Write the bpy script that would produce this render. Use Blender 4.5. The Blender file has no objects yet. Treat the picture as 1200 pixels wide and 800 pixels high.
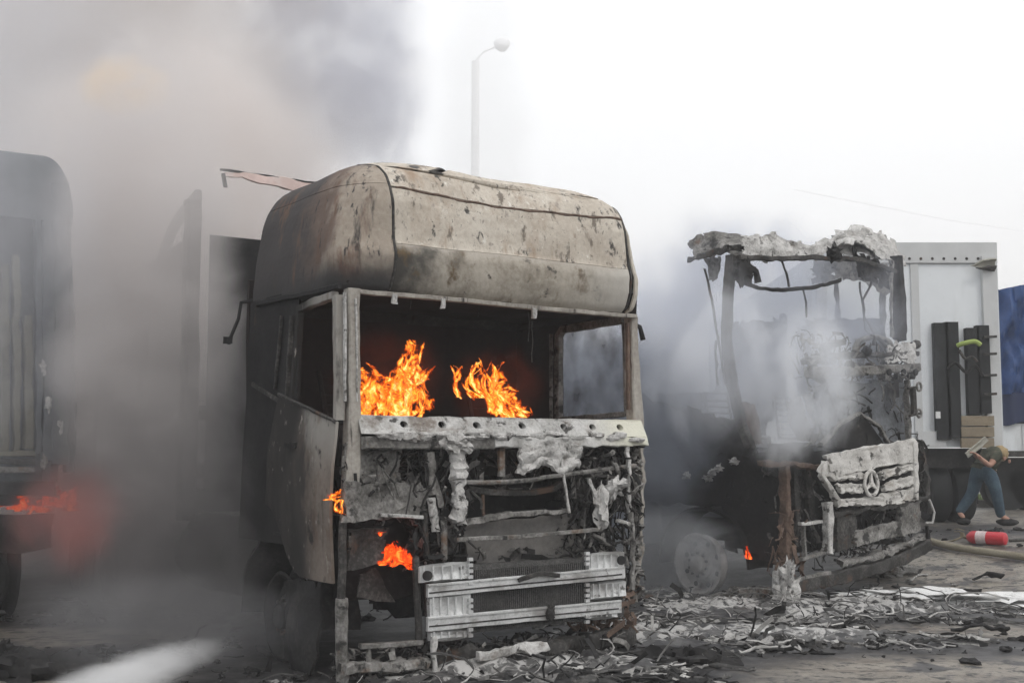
import bpy, bmesh, math, random
from mathutils import Vector, Matrix, noise as mn
R = math.radians
sc = bpy.context.scene
COL = sc.collection
rnd = random.Random(7)

# ------------------------------------------------------------------ camera
FPX, CX, CY, HORIZON, CAMH = 1430.0, 600.0, 400.0, 530.0, 1.45
cam_d = bpy.data.cameras.new("camera")
cam = bpy.data.objects.new("camera", cam_d); COL.objects.link(cam)
PITCH = math.atan((HORIZON - CY) / FPX)
cam.location = (0, 0, CAMH)
cam.rotation_euler = (math.pi / 2 + PITCH, 0, 0)
cam_d.sensor_width = 36; cam_d.lens = 36 * FPX / 1200
cam_d.clip_start = 0.05; cam_d.clip_end = 3000
sc.camera = cam
# ------------------------------------------------------------------ world, sun, exposure
SUN_EL, SUN_AZ = 48, 150            # azimuth from +Y, clockwise
w = bpy.data.worlds.new("World"); sc.world = w; w.use_nodes = True
nt = w.node_tree; nt.nodes.clear()
wo = nt.nodes.new("ShaderNodeOutputWorld"); bg = nt.nodes.new("ShaderNodeBackground")
sky = nt.nodes.new("ShaderNodeTexSky"); sky.sky_type = 'NISHITA'; sky.sun_disc = False
sky.sun_elevation = R(SUN_EL); sky.sun_rotation = R(SUN_AZ)
mx = nt.nodes.new("ShaderNodeMix"); mx.data_type = 'RGBA'
mx.inputs[0].default_value = 0.9
nt.links.new(sky.outputs[0], mx.inputs[6])
mx.inputs[7].default_value = (14.5, 14.6, 14.8, 1)      # overcast cloud layer
nt.links.new(mx.outputs[2], bg.inputs[0]); bg.inputs[1].default_value = 0.1
nt.links.new(bg.outputs[0], wo.inputs[0])
sd = bpy.data.lights.new("sun", 'SUN'); sd.energy = 0.9; sd.angle = R(14); sd.color = (1, .95, .88)
so = bpy.data.objects.new("sun", sd); COL.objects.link(so)
so.rotation_euler = (R(90 - SUN_EL), 0, R(180 - SUN_AZ)); so.location = (0, 0, 30)
sc.view_settings.view_transform = 'Standard'; sc.view_settings.look = 'None'
sc.view_settings.exposure = 0; sc.view_settings.gamma = 1
cy = sc.cycles
cy.use_denoising = True
cy.max_bounces = 10; cy.diffuse_bounces = 3; cy.glossy_bounces = 2; cy.transparent_max_bounces = 24
cy.volume_bounces = 6; cy.volume_max_steps = 256; cy.volume_step_rate = 2.0; cy.adaptive_threshold = .03
try: cy.use_adaptive_sampling = True
except Exception: pass

# ------------------------------------------------------------------ ground height, pixel helpers
def sm(a, b, x):
    t = min(1, max(0, (x - a) / (b - a))); return t * t * (3 - 2 * t)
def gz(x, y):
    return 0.45 * sm(12.8, 17.0, y + 0.4 * (x - 2.5)) * sm(-1, 2.5, x)
CP, SP = math.cos(PITCH), math.sin(PITCH)
def ray(px, py):
    a, b = (px - CX) / FPX, -(py - CY) / FPX
    return Vector((a, CP - b * SP, SP + b * CP))
def at(px, py, Y):
    d = ray(px, py); k = Y / d.y
    return Vector((d.x * k, Y, CAMH + d.z * k))
def on_ground(px, py, lift=0.0):
    d = ray(px, py); o = Vector((0, 0, CAMH)); k = 3.0
    while k < 200 and (o + d * k).z > gz((o + d * k).x, (o + d * k).y): k += .1
    a, b_ = k - .1, k
    for _ in range(20):
        m_ = (a + b_) / 2; p = o + d * m_
        if p.z > gz(p.x, p.y): a = m_
        else: b_ = m_
    p = o + d * b_; return Vector((p.x, p.y, gz(p.x, p.y) + lift))
class Frame:
    """a vehicle's own axes: u across its front, v backwards, z up"""
    def __init__(s, x, y, rz, z=0.0):
        s.o = Vector((x, y, z)); s.rz = rz
        s.m = Matrix.Translation(s.o) @ Matrix.Rotation(rz, 4, 'Z'); s.i = s.m.inverted()
    def f(s, px, py, v=0.0):                      # point on the plane v = const
        o = s.i @ Vector((0, 0, CAMH)); d = s.i.to_3x3() @ ray(px, py)
        return o + d * ((v - o.y) / d.y)
    def s_(s, px, py, u=0.0):                     # point on the plane u = const
        o = s.i @ Vector((0, 0, CAMH)); d = s.i.to_3x3() @ ray(px, py)
        return o + d * ((u - o.x) / d.x)

# ------------------------------------------------------------------ materials
def mat(name, stops, scale=3.0, detail=8, fine=38.0, fmix=.35, rough=.85, bump=.25, metallic=0.0, over=(), stretch=(1, 1, 1), spec=.3, island=0.0):
    m = bpy.data.materials.new(name); m.use_nodes = True
    t = m.node_tree; N = t.nodes; L = t.links
    b = N["Principled BSDF"]
    tc = N.new("ShaderNodeTexCoord")
    mp = N.new("ShaderNodeMapping"); mp.inputs["Scale"].default_value = stretch
    L.new(tc.outputs["Object"], mp.inputs[0])
    n1 = N.new("ShaderNodeTexNoise"); n1.inputs["Scale"].default_value = scale; n1.inputs["Detail"].default_value = detail; n1.inputs["Roughness"].default_value = .6
    n2 = N.new("ShaderNodeTexNoise"); n2.inputs["Scale"].default_value = fine; n2.inputs["Detail"].default_value = 4
    L.new(mp.outputs[0], n1.inputs["Vector"]); L.new(tc.outputs["Object"], n2.inputs["Vector"])
    mix = N.new("ShaderNodeMix"); mix.inputs[0].default_value = fmix
    L.new(n1.outputs[0], mix.inputs[2]); L.new(n2.outputs[0], mix.inputs[3])
    cr = N.new("ShaderNodeValToRGB"); e = cr.color_ramp.elements
    while len(e) > 1: e.remove(e[0])
    e[0].position = stops[0][0]; e[0].color = (*stops[0][1], 1)
    for p, c in stops[1:]:
        q = e.new(p); q.color = (*c, 1)
    L.new(mix.outputs[0], cr.inputs[0])
    if island:
        gi = N.new("ShaderNodeNewGeometry"); mi = N.new("ShaderNodeMath"); mi.operation = 'MULTIPLY_ADD'; mi.inputs[1].default_value = island
        L.new(gi.outputs["Random Per Island"], mi.inputs[0]); sb = N.new("ShaderNodeMath"); sb.operation = 'SUBTRACT'; sb.inputs[1].default_value = island * .5
        L.new(mix.outputs[0], sb.inputs[0]); L.new(sb.outputs[0], mi.inputs[2]); L.new(mi.outputs[0], cr.inputs[0])
    col = cr.outputs[0]
    for k, ov in enumerate(over):
        c, kind = ov[0], ov[1]
        if kind == 'n':                       # ('n', scale vec, lo, hi)
            mp2 = N.new("ShaderNodeMapping"); mp2.inputs["Scale"].default_value = ov[2]; mp2.inputs["Location"].default_value = (k * 3.1 + 1, k * 7.7, k * 1.3)
            L.new(tc.outputs["Object"], mp2.inputs[0])
            nn = N.new("ShaderNodeTexNoise"); nn.inputs["Scale"].default_value = 1; nn.inputs["Detail"].default_value = 7; nn.inputs["Roughness"].default_value = .65
            L.new(mp2.outputs[0], nn.inputs["Vector"]); src = nn.outputs[0]; lo, hi = ov[3], ov[4]
        elif kind == 'g':                     # ('g', axis, from, to, noise amount)
            sp = N.new("ShaderNodeSeparateXYZ"); L.new(tc.outputs["Object"], sp.inputs[0])
            a = N.new("ShaderNodeMath"); a.operation = 'MULTIPLY_ADD'; a.inputs[1].default_value = ov[5]
            L.new(n1.outputs[0], a.inputs[0]); L.new(sp.outputs[ov[2]], a.inputs[2]); src = a.outputs[0]
            lo, hi = ov[3] + ov[5] * .5, ov[4] + ov[5] * .5
        elif kind == 'a':                     # ('a', attribute, lo, hi, noise amount, noise scale)
            at_ = N.new("ShaderNodeAttribute"); at_.attribute_name = ov[2]
            nn = N.new("ShaderNodeTexNoise"); nn.inputs["Scale"].default_value = ov[6]; nn.inputs["Detail"].default_value = 8; nn.inputs["Roughness"].default_value = .65
            nn.inputs["Distortion"].default_value = .6
            mpp = N.new("ShaderNodeMapping"); mpp.inputs["Location"].default_value = (k * 5.3, k * 2.2, 0)
            L.new(tc.outputs["Object"], mpp.inputs[0]); L.new(mpp.outputs[0], nn.inputs["Vector"])
            a = N.new("ShaderNodeMath"); a.operation = 'MULTIPLY_ADD'; a.inputs[1].default_value = ov[5]
            L.new(nn.outputs[0], a.inputs[0]); L.new(at_.outputs["Fac"], a.inputs[2]); src = a.outputs[0]; lo, hi = ov[3] + ov[5] * .5, ov[4] + ov[5] * .5
        mr = N.new("ShaderNodeMapRange"); mr.interpolation_type = 'SMOOTHSTEP'
        if lo > hi:
            mr.inputs[1].default_value = hi; mr.inputs[2].default_value = lo; mr.inputs[3].default_value = 1; mr.inputs[4].default_value = 0
        else:
            mr.inputs[1].default_value = lo; mr.inputs[2].default_value = hi
        L.new(src, mr.inputs[0])
        mc = N.new("ShaderNodeMix"); mc.data_type = 'RGBA'
        L.new(mr.outputs[0], mc.inputs[0]); L.new(col, mc.inputs[6]); mc.inputs[7].default_value = (*c, 1)
        col = mc.outputs[2]
    L.new(col, b.inputs["Base Color"])
    b.inputs["Roughness"].default_value = rough; b.inputs["Metallic"].default_value = metallic
    b.inputs["Specular IOR Level"].default_value = spec
    if bump:
        bn = N.new("ShaderNodeBump"); bn.inputs["Strength"].default_value = bump; bn.inputs["Distance"].default_value = .02
        L.new(mix.outputs[0], bn.inputs["Height"]); L.new(bn.outputs[0], b.inputs["Normal"])
    return m
g3 = lambda x, d=0: (x + d, x, x - d)
RUST = (.16, .085, .05)
M = {}
M['cap'] = mat("scorched_cream_paint", [(.30, (.38, .325, .265)), (.45, (.50, .445, .375)), (.58, (.60, .55, .475)), (.75, (.66, .62, .545))], 2.2, 10, 30, .3, .75, .5,
    over=[((.34, .25, .18), 'n', (2.2, 2.2, .8), .54, .72), ((.40, .32, .25), 'n', (7, 7, 2.5), .58, .70), ((.045, .04, .04), 'n', (11, 11, 5), .63, .70),
          ((.07, .064, .058), 'n', (5.5, 5.5, 3.0), .62, .675), ((.20, .17, .14), 'n', (9, 9, 4), .56, .64), ((.34, .30, .26), 'n', (22, 22, 16), .58, .66), ((.70, .67, .61), 'n', (17, 17, 13), .60, .70), ((.05, .046, .042), 'n', (30, 30, 22), .63, .68)])
M['cap_side'] = mat("soot_blackened_paint", [(.30, (.24, .20, .165)), (.5, (.36, .31, .255)), (.7, (.47, .43, .37))], 2.0, 10, 26, .3, .8, .5,
    over=[((.17, .09, .06), 'n', (3, 3, 1.0), .52, .68), ((.05, .045, .042), 'n', (8, 8, 1.5), .54, .66), ((.15, .11, .09), 'g', 1, .10, .40, 1.3), ((.06, .055, .055), 'g', 1, .36, .75, 1.0), ((.14, .085, .06), 'n', (5, 5, 1.0), .56, .70), ((.045, .04, .04), 'n', (18, 18, 5), .58, .66), ((.05, .048, .048), 'g', 2, 2.80, 2.52, .35)])
M['bulge'] = mat("brown_scorched_paint", [(.30, (.20, .175, .14)), (.42, (.32, .285, .235)), (.55, (.44, .40, .34)), (.72, (.54, .50, .44))], 4.0, 10, 30, .3, .8, .4,
    over=[((.06, .056, .05), 'g', 0, .85, .40, .8), ((.13, .09, .05), 'n', (5, 5, 4), .52, .65), ((.05, .045, .04), 'n', (8, 8, 9), .60, .70), ((.50, .475, .43), 'g', 0, 1.7, 2.3, .5), ((.44, .40, .35), 'g', 2, 2.76, 2.83, .22)])
M['char'] = mat("charred_metal", [(.3, (.008, .008, .009)), (.55, (.022, .021, .021)), (.75, (.06, .056, .052))], 3, 8, 30, .4, .8, .5)
M['inside'] = mat("sooty_cab_lining", [(.3, (.010, .007, .007)), (.7, (.030, .022, .020))], 2, 6, 22, .3, .9, .5)
M['dark'] = mat("burnt_steel", [(.3, (.014, .0135, .013)), (.5, (.04, .038, .036)), (.68, (.12, .113, .105)), (.8, (.25, .24, .225))], 5, 8, 40, .4, .75, .5,
    over=[((.09, .055, .038), 'n', (3, 3, 3), .56, .68)])
M['mid'] = mat("ash_grey_steel", [(.28, (.04, .038, .036)), (.42, (.11, .106, .098)), (.56, (.24, .232, .22)), (.72, (.40, .39, .37))], 6, 10, 45, .4, .8, .6,
    over=[((.14, .09, .06), 'n', (4, 4, 4), .58, .70), ((.03, .029, .028), 'n', (9, 9, 9), .53, .64)])
M['ash'] = mat("white_ash_crust", [(.28, (.09, .087, .083)), (.40, (.28, .275, .262)), (.52, (.50, .49, .475)), (.7, (.70, .69, .67))], 7, 10, 55, .4, .95, .8, over=[((.07, .067, .063), 'n', (10, 10, 10), .57, .66), ((.22, .20, .18), 'n', (4, 4, 4), .55, .70)])
M['smoked_panel'] = mat("blue_grey_smoked_panel", [(.3, (.05, .055, .062)), (.5, (.12, .13, .145)), (.7, (.24, .255, .275))], 3, 8, 30, .3, .9, .4, over=[((.02, .02, .022), 'n', (3, 3, 1.5), .55, .68)])
M['grille_ash'] = mat("white_grille_ash", [(.28, (.22, .21, .195)), (.42, (.46, .445, .42)), (.6, (.66, .645, .615))], 5, 10, 50, .35, .9, .5, over=[((.07, .066, .062), 'n', (9, 9, 9), .55, .66), ((.42, .39, .35), 'n', (3, 3, 3), .55, .7)])
M['ashmix'] = mat("mixed_ash_and_scrap", [(.1, (.02, .02, .02)), (.42, (.07, .068, .066)), (.60, (.20, .195, .188)), (.90, (.52, .51, .49))], 5, 6, 45, .4, .95, .5, island=.8)
M['scrapmix'] = mat("mixed_burnt_scrap", [(.1, (.010, .010, .010)), (.55, (.032, .030, .029)), (.78, (.11, .105, .10)), (1.0, (.34, .33, .31))], 6, 6, 45, .4, .9, .5, island=.8)
M['rail'] = mat("ash_coated_rail", [(.30, (.18, .175, .165)), (.42, (.40, .395, .38)), (.55, (.56, .555, .54)), (.7, (.70, .69, .67))], 4, 10, 50, .35, .9, .5,
    over=[((.07, .066, .062), 'n', (9, 9, 12), .57, .66), ((.20, .17, .145), 'n', (3, 3, 4), .50, .68), ((.66, .65, .55), 'g', 0, 1.9, 2.3, .3)])
M['pillar'] = mat("scorched_pillar_paint", [(.3, (.14, .125, .11)), (.45, (.30, .275, .245)), (.6, (.42, .395, .355)), (.75, (.5, .475, .44))], 5, 8, 40, .35, .8, .4, stretch=(1, 1, .35),
    over=[((.06, .054, .05), 'n', (14, 14, 1.2), .58, .68)])
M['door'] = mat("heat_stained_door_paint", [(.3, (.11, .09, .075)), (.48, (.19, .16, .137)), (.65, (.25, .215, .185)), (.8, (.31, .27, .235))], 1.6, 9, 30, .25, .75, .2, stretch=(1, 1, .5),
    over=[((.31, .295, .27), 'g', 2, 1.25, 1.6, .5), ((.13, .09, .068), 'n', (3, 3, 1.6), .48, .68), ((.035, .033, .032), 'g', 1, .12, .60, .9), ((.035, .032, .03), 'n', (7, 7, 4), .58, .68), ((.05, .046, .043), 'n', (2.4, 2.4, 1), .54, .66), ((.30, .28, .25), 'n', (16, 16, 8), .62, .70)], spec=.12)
M['alu'] = mat("burnt_aluminium", [(.28, (.34, .34, .335)), (.42, (.60, .605, .60)), (.55, (.74, .745, .74)), (.75, (.84, .845, .84))], 3.5, 8, 60, .3, .5, .12, .45,
    over=[((.14, .135, .13), 'n', (12, 12, 14), .60, .70), ((.36, .35, .34), 'n', (3, 3, 5), .5, .65)])
M['core'] = mat("sooty_cooler_core", [(.3, (.035, .034, .034)), (.5, (.085, .083, .08)), (.7, (.17, .165, .16))], 9, 8, 90, .5, .9, .8)
M['brown'] = mat("rusted_scrap", [(.3, (.05, .035, .03)), (.5, (.13, .09, .07)), (.7, (.24, .17, .13))], 6, 8, 40, .4, .9, .5)
M['trailer'] = mat("white_trailer_panel", [(.3, (.68, .71, .73)), (.7, (.78, .81, .83))], .8, 6, 20, .2, .5, .05, over=[((.50, .51, .51), 'n', (1.5, 1.5, .35), .52, .74), ((.40, .39, .37), 'n', (6, 6, .8), .62, .74)])
M['grey_trim'] = mat("grey_painted_trim", [(.3, (.50, .51, .51)), (.7, (.60, .61, .61))], 2, 6, 20, .2, .6, .1)
M['rubber'] = mat("black_rubber", [(.3, (.010, .011, .012)), (.7, (.024, .026, .028))], 3, 6, 30, .3, .7, .2)
M['blue'] = mat("blue_tarpaulin", [(.3, (.010, .032, .10)), (.5, (.018, .054, .17)), (.7, (.04, .10, .26))], .9, 6, 14, .2, .55, .1)
M['navy'] = mat("navy_tarpaulin", [(.3, (.012, .02, .06)), (.7, (.02, .035, .10))], .9, 6, 14, .2, .6, .1)
M['wood'] = mat("weathered_board", [(.3, (.17, .14, .10)), (.6, (.30, .25, .18)), (.8, (.38, .33, .25))], 2, 8, 30, .3, .85, .3, stretch=(.4, 4, 4))
M['red'] = mat("red_extinguisher_paint", [(.3, (.45, .02, .035)), (.7, (.62, .045, .06))], 3, 5, 20, .2, .4, .05, spec=.5)
M['label'] = mat("faded_paper_label", [(.3, (.5, .38, .38)), (.7, (.74, .66, .65))], 14, 5, 60, .4, .7, 0)
M['brass'] = mat("dull_brass_valve", [(.3, (.20, .17, .11)), (.7, (.36, .31, .22))], 6, 5, 30, .3, .5, .2, .4)
M['hose'] = mat("dirty_canvas_hose", [(.3, (.16, .14, .10)), (.5, (.25, .225, .17)), (.7, (.34, .31, .24))], 3, 8, 60, .3, .9, .3)
M['kerb'] = mat("concrete_kerb_stone", [(.3, (.18, .175, .16)), (.7, (.30, .29, .27))], 3, 8, 30, .3, .9, .3)
M['grass'] = mat("grass_blade", [(.3, (.07, .12, .03)), (.7, (.16, .22, .06))], 3, 3, 8, .3, .7, 0)
M['foam'] = mat("extinguishing_foam", [(.3, (.50, .50, .49)), (.45, (.70, .70, .69)), (.7, (.80, .80, .79))], 5, 9, 40, .3, .95, .5, over=[((.25, .24, .23), 'n', (6, 6, 6), .60, .72)])
M['skin'] = mat("sunlit_skin", [(.3, (.36, .20, .15)), (.7, (.46, .27, .20))], 5, 4, 20, .2, .6, .05)
M['jeans'] = mat("teal_denim", [(.3, (.03, .05, .075)), (.5, (.05, .085, .115)), (.7, (.09, .14, .17))], 6, 6, 50, .3, .9, .2)
M['shirt'] = mat("dark_shirt_cloth", [(.3, (.03, .035, .03)), (.5, (.06, .065, .045)), (.7, (.14, .125, .09))], 8, 4, 30, .2, .9, .2)
M['hair'] = mat("blond_hair", [(.3, (.26, .19, .10)), (.7, (.42, .32, .18))], 20, 4, 60, .4, .8, .3)
M['green'] = mat("yellow_green_hose", [(.3, (.25, .33, .08)), (.7, (.38, .46, .14))], 3, 4, 20, .2, .6, 0)
M['pale'] = mat("pale_plastic_sheet", [(.3, (.28, .27, .23)), (.7, (.46, .45, .39))], 5, 6, 20, .2, .7, .1)
M['redfade'] = mat("faded_red_white_panel", [(.3, (.58, .42, .38)), (.5, (.68, .54, .50)), (.7, (.78, .72, .69))], 3, 5, 20, .2, .7, .1)  # faded panel, colours raised paler to imitate smoke in front of it
M['concrete'] = mat("haze_pale_steel", [(.3, (.82, .82, .83)), (.7, (.88, .88, .89))], 2, 5, 20, .2, .8, .1)  # near-white colour stands in for haze over the far post and wire

# ------------------------------------------------------------------ mesh builder
class B:
    def __init__(s): s.v = []; s.f = []; s.uv = None
    def add(s, vs, fs):
        k = len(s.v); s.v += [tuple(p) for p in vs]; s.f += [tuple(i + k for i in f) for f in fs]; return s
    def box(s, c, size, rot=None, n=(1, 1, 1)):
        c = Vector(c); d = {}; vs = []; fs = []
        rm = rot if isinstance(rot, Matrix) else (Matrix.Rotation(rot, 3, 'Z') if rot else Matrix.Identity(3))
        def key(i, j, k):
            q = (i, j, k)
            if q not in d:
                d[q] = len(vs); vs.append(c + rm @ Vector(((i / n[0] - .5) * size[0], (j / n[1] - .5) * size[1], (k / n[2] - .5) * size[2])))
            return d[q]
        for k, fl in ((0, 1), (n[2], 0)):
            for i in range(n[0]):
                for j in range(n[1]):
                    q = [key(i, j, k), key(i + 1, j, k), key(i + 1, j + 1, k), key(i, j + 1, k)]; fs.append(q[::-1] if fl else q)
        for j, fl in ((0, 0), (n[1], 1)):
            for i in range(n[0]):
                for k in range(n[2]):
                    q = [key(i, j, k), key(i + 1, j, k), key(i + 1, j, k + 1), key(i, j, k + 1)]; fs.append(q[::-1] if fl else q)
        for i, fl in ((0, 1), (n[0], 0)):
            for j in range(n[1]):
                for k in range(n[2]):
                    q = [key(i, j, k), key(i, j + 1, k), key(i, j + 1, k + 1), key(i, j, k + 1)]; fs.append(q[::-1] if fl else q)
        return s.add(vs, fs)
    def tube(s, pts, r, seg=8, cap=True):
        pts = [Vector(p) for p in pts]; n = len(pts)
        rr = r if isinstance(r, (list, tuple)) else [r] * n
        vs = []; fs = []; up = Vector((.3, .2, 1)).normalized()
        for i, p in enumerate(pts):
            t = (pts[min(i + 1, n - 1)] - pts[max(i - 1, 0)]).normalized()
            a = t.cross(up)
            if a.length < .1: a = t.cross(Vector((1, 0, 0)))
            a.normalize(); b = t.cross(a)
            for k in range(seg):
                an = 2 * math.pi * k / seg; vs.append(p + (a * math.cos(an) + b * math.sin(an)) * rr[i])
        for i in range(n - 1):
            for k in range(seg):
                k2 = (k + 1) % seg; fs.append((i * seg + k, i * seg + k2, (i + 1) * seg + k2, (i + 1) * seg + k))
        if cap: fs.append(tuple(range(seg))); fs.append(tuple((n - 1) * seg + k for k in reversed(range(seg))))
        return s.add(vs, fs)
    def bar(s, pts, w, d, nrm=(0, 1, 0), step=.06, bev=.25):
        """a beam of bevelled rectangular section along pts; w in the plane, d along nrm"""
        pts = resample(pts, step); n = len(pts); nr = Vector(nrm).normalized()
        ww = w if isinstance(w, (list, tuple)) else [w, w]
        vs = []; fs = []
        for i, p in enumerate(pts):
            t = (pts[min(i + 1, n - 1)] - pts[max(i - 1, 0)]).normalized()
            a = t.cross(nr).normalized(); b = nr
            q = i / (n - 1) * (len(ww) - 1); j = min(int(q), len(ww) - 2); wl = ww[j] * (1 - q + j) + ww[j + 1] * (q - j)
            h, k = wl / 2, d / 2; e = min(h, k) * bev
            for x, y in ((-h + e, -k), (h - e, -k), (h, -k + e), (h, k - e), (h - e, k), (-h + e, k), (-h, k - e), (-h, -k + e)):
                vs.append(p + a * x + b * y)
        for i in range(n - 1):
            for k in range(8):
                k2 = (k + 1) % 8; fs.append((i * 8 + k, i * 8 + k2, (i + 1) * 8 + k2, (i + 1) * 8 + k))
        fs.append(tuple(range(8))); fs.append(tuple((n - 1) * 8 + k for k in reversed(range(8))))
        return s.add(vs, fs)
    def grid(s, fn, nu, nv, keep=None):
        vs = [Vector(fn(i / nu, j / nv)) for j in range(nv + 1) for i in range(nu + 1)]; fs = []
        for j in range(nv):
            for i in range(nu):
                if keep and not keep((i + .5) / nu, (j + .5) / nv): continue
                a = j * (nu + 1) + i; fs.append((a, a + 1, a + nu + 2, a + nu + 1))
        return s.add(vs, fs)
    def quad(s, p00, p10, p11, p01, nu=8, nv=8, ragged=0.0, seed=0, bow=0.0, holes=0.0):
        p00, p10, p11, p01 = map(Vector, (p00, p10, p11, p01))
        n = (p10 - p00).cross(p01 - p00).normalized()
        def fn(a, b):
            p = (p00 * (1 - a) + p10 * a) * (1 - b) + (p01 * (1 - a) + p11 * a) * b
            return p + n * bow * math.sin(a * math.pi) * math.sin(b * math.pi)
        def keep(a, b):
            if ragged:
                e = min(a, 1 - a, b, 1 - b)
                if e < ragged * (.5 + mn.noise(Vector((a * 5 + seed, b * 5, seed)))): return False
            if holes and mn.noise(Vector((a * 6 + seed * 3, b * 6, seed + 5))) > 1 - holes: return False
            return True
        return s.grid(fn, nu, nv, keep if (ragged or holes) else None)
    def lathe(s, c, prof, axis=(0, 0, 1), seg=24, cap=True):
        c = Vector(c); ax = Vector(axis).normalized(); q = Vector((0, 0, 1)).rotation_difference(ax)
        vs = []; fs = []; n = len(prof)
        for r, h in prof:
            for k in range(seg):
                an = 2 * math.pi * k / seg; vs.append(c + q @ Vector((r * math.cos(an), r * math.sin(an), h)))
        for i in range(n - 1):
            for k in range(seg):
                k2 = (k + 1) % seg; fs.append((i * seg + k, i * seg + k2, (i + 1) * seg + k2, (i + 1) * seg + k))
        if cap: fs.append(tuple(reversed(range(seg)))); fs.append(tuple((n - 1) * seg + k for k in range(seg)))
        return s.add(vs, fs)
    def lump(s, c, r, amp=.25, nu=16, nv=10, sc_=3.0, seed=0.0, rot=0.0):
        c = Vector(c); vs = []; fs = []; rm = Matrix.Rotation(rot, 3, 'Z')
        for j in range(nv + 1):
            th = math.pi * j / nv
            for i in range(nu):
                ph = 2 * math.pi * i / nu
                d = Vector((math.sin(th) * math.cos(ph), math.sin(th) * math.sin(ph), math.cos(th)))
                k = 1 + amp * (mn.noise(d * sc_ * .5 + Vector((seed, seed, 0))) + .6 * mn.noise(d * sc_ * 1.7 + Vector((seed, 0, seed)))) * 1.4
                vs.append(c + rm @ Vector((d.x * r[0] * k, d.y * r[1] * k, d.z * r[2] * k)))
        for j in range(nv):
            for i in range(nu):
                i2 = (i + 1) % nu; fs.append((j * nu + i, (j + 1) * nu + i, (j + 1) * nu + i2, j * nu + i2))
        return s.add(vs, fs)
    def rough(s, amp=.01, scale=6.0, seed=0.0):
        o = Vector((seed, seed * 1.7, -seed)); out = []
        for p in s.v:
            q = Vector(p); d = mn.noise_vector(q * scale + o) * amp + mn.noise_vector(q * scale * 2.9 + o) * amp * .5
            out.append(tuple(q + d))
        s.v = out; return s
    def build(s, name, m, parent=None, smooth=True, solid=0.0, label=None, kind=None, sub=0):
        me = bpy.data.meshes.new(name); me.from_pydata(s.v, [], s.f); me.update()
        if smooth:
            me.polygons.foreach_set("use_smooth", [True] * len(me.polygons))
        me.materials.append(m if not isinstance(m, str) else M[m])
        o = bpy.data.objects.new(name, me); COL.objects.link(o)
        if parent is not None: o.parent = parent
        if solid:
            md = o.modifiers.new("thickness", 'SOLIDIFY'); md.thickness = solid; md.offset = 0
        if sub:
            md = o.modifiers.new("subdivide", 'SUBSURF'); md.levels = sub; md.render_levels = sub
        if smooth:
            try: me.shade_auto_smooth if False else None
            except Exception: pass
            ws = o.modifiers.new("edges", 'EDGE_SPLIT'); ws.split_angle = R(38)
        if label: o['label'] = label
        if kind: o['kind'] = kind
        return o
def resample(pts, step):
    pts = [Vector(p) for p in pts]; out = [pts[0]]
    for a, b in zip(pts, pts[1:]):
        n = max(1, int((b - a).length / step))
        for i in range(1, n + 1): out.append(a.lerp(b, i / n))
    return out
def curve(pts, n=8):
    """Catmull-Rom through pts"""
    P = [Vector(p) for p in pts]; out = []
    for i in range(len(P) - 1):
        a, b, c, d = P[max(i - 1, 0)], P[i], P[i + 1], P[min(i + 2, len(P) - 1)]
        for k in range(n):
            t = k / n
            out.append(.5 * ((2 * b) + (c - a) * t + (2 * a - 5 * b + 4 * c - d) * t * t + (3 * b - a - 3 * c + d) * t ** 3))
    out.append(P[-1]); return out
def thing(name, loc, label, cat, rz=0.0, group=None):
    o = bpy.data.objects.new(name, None); COL.objects.link(o); o.location = loc; o.rotation_euler = (0, 0, rz)
    o.empty_display_size = .3
    o['label'] = label; o['category'] = cat
    if group: o['group'] = group
    return o
def tag(o, label, cat, group=None):
    o['label'] = label; o['category'] = cat
    if group: o['group'] = group
    return o
def junk(b, lo, hi, n, seed, r=(.003, .011), L=(.06, .28), flakes=.45, vert=.5):
    """bent rods and torn strips inside a box"""
    rr = random.Random(seed)
    for _ in range(n):
        p = Vector([rr.uniform(a, c) for a, c in zip(lo, hi)]); l = rr.uniform(*L)
        d = Vector((rr.gauss(0, 1), rr.gauss(0, .5), rr.gauss(0, 1) * (1 + 2 * vert))).normalized()
        pts = [p]
        for k in range(4):
            d = (d + Vector((rr.gauss(0, .28), rr.gauss(0, .25), rr.gauss(0, .28)))).normalized()
            p = p + d * l / 4; p = Vector([min(c + .02, max(a - .02, q)) for a, c, q in zip(lo, hi, p)]); pts.append(p)
        if rr.random() < flakes: b.bar(pts, rr.uniform(.012, .045), .005, nrm=(rr.gauss(0, .5), 1, rr.gauss(0, .5)), step=1)
        else: b.tube(pts, rr.uniform(*r), 5)
    return b

# ================================================================== GROUND
T1 = Frame(-1.093, 7.81, R(34)); T2 = Frame(2.72, 12.0, R(40))
def axis_coords(lo, hi, step, far):
    a = [lo + i * step for i in range(int((hi - lo) / step) + 1)]
    s = step; l = []; x = lo
    while x > -far: s *= 1.35; x -= s; l.append(x)
    s = step; r_ = []; x = a[-1]
    while x < far: s *= 1.35; x += s; r_.append(x)
    return l[::-1] + a + r_
def blob(x, y, bs):
    v = 0
    for bx, by, rx, ry, rz in bs:
        dx, dy = x - bx, y - by; c, s = math.cos(rz), math.sin(rz)
        q = ((dx * c + dy * s) / rx) ** 2 + ((-dx * s + dy * c) / ry) ** 2
        if q < 6: v = max(v, math.exp(-q))
    return v
def gb(px, py, rx, ry, rz=0.0):
    p = on_ground(px, py); return (p.x, p.y, rx, ry, rz)
ASH = [gb(740, 750, 1.0, .7, .3), gb(830, 715, .9, .7, .2), gb(690, 785, .9, .35), gb(940, 725, .6, .8), gb(1010, 715, 1.3, .8, -.2), gb(900, 745, .8, .35), gb(560, 790, .9, .4, .4),
       gb(1130, 700, 1.0, .4, -.3), gb(640, 770, .6, .5), gb(980, 750, .9, .3)]
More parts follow.
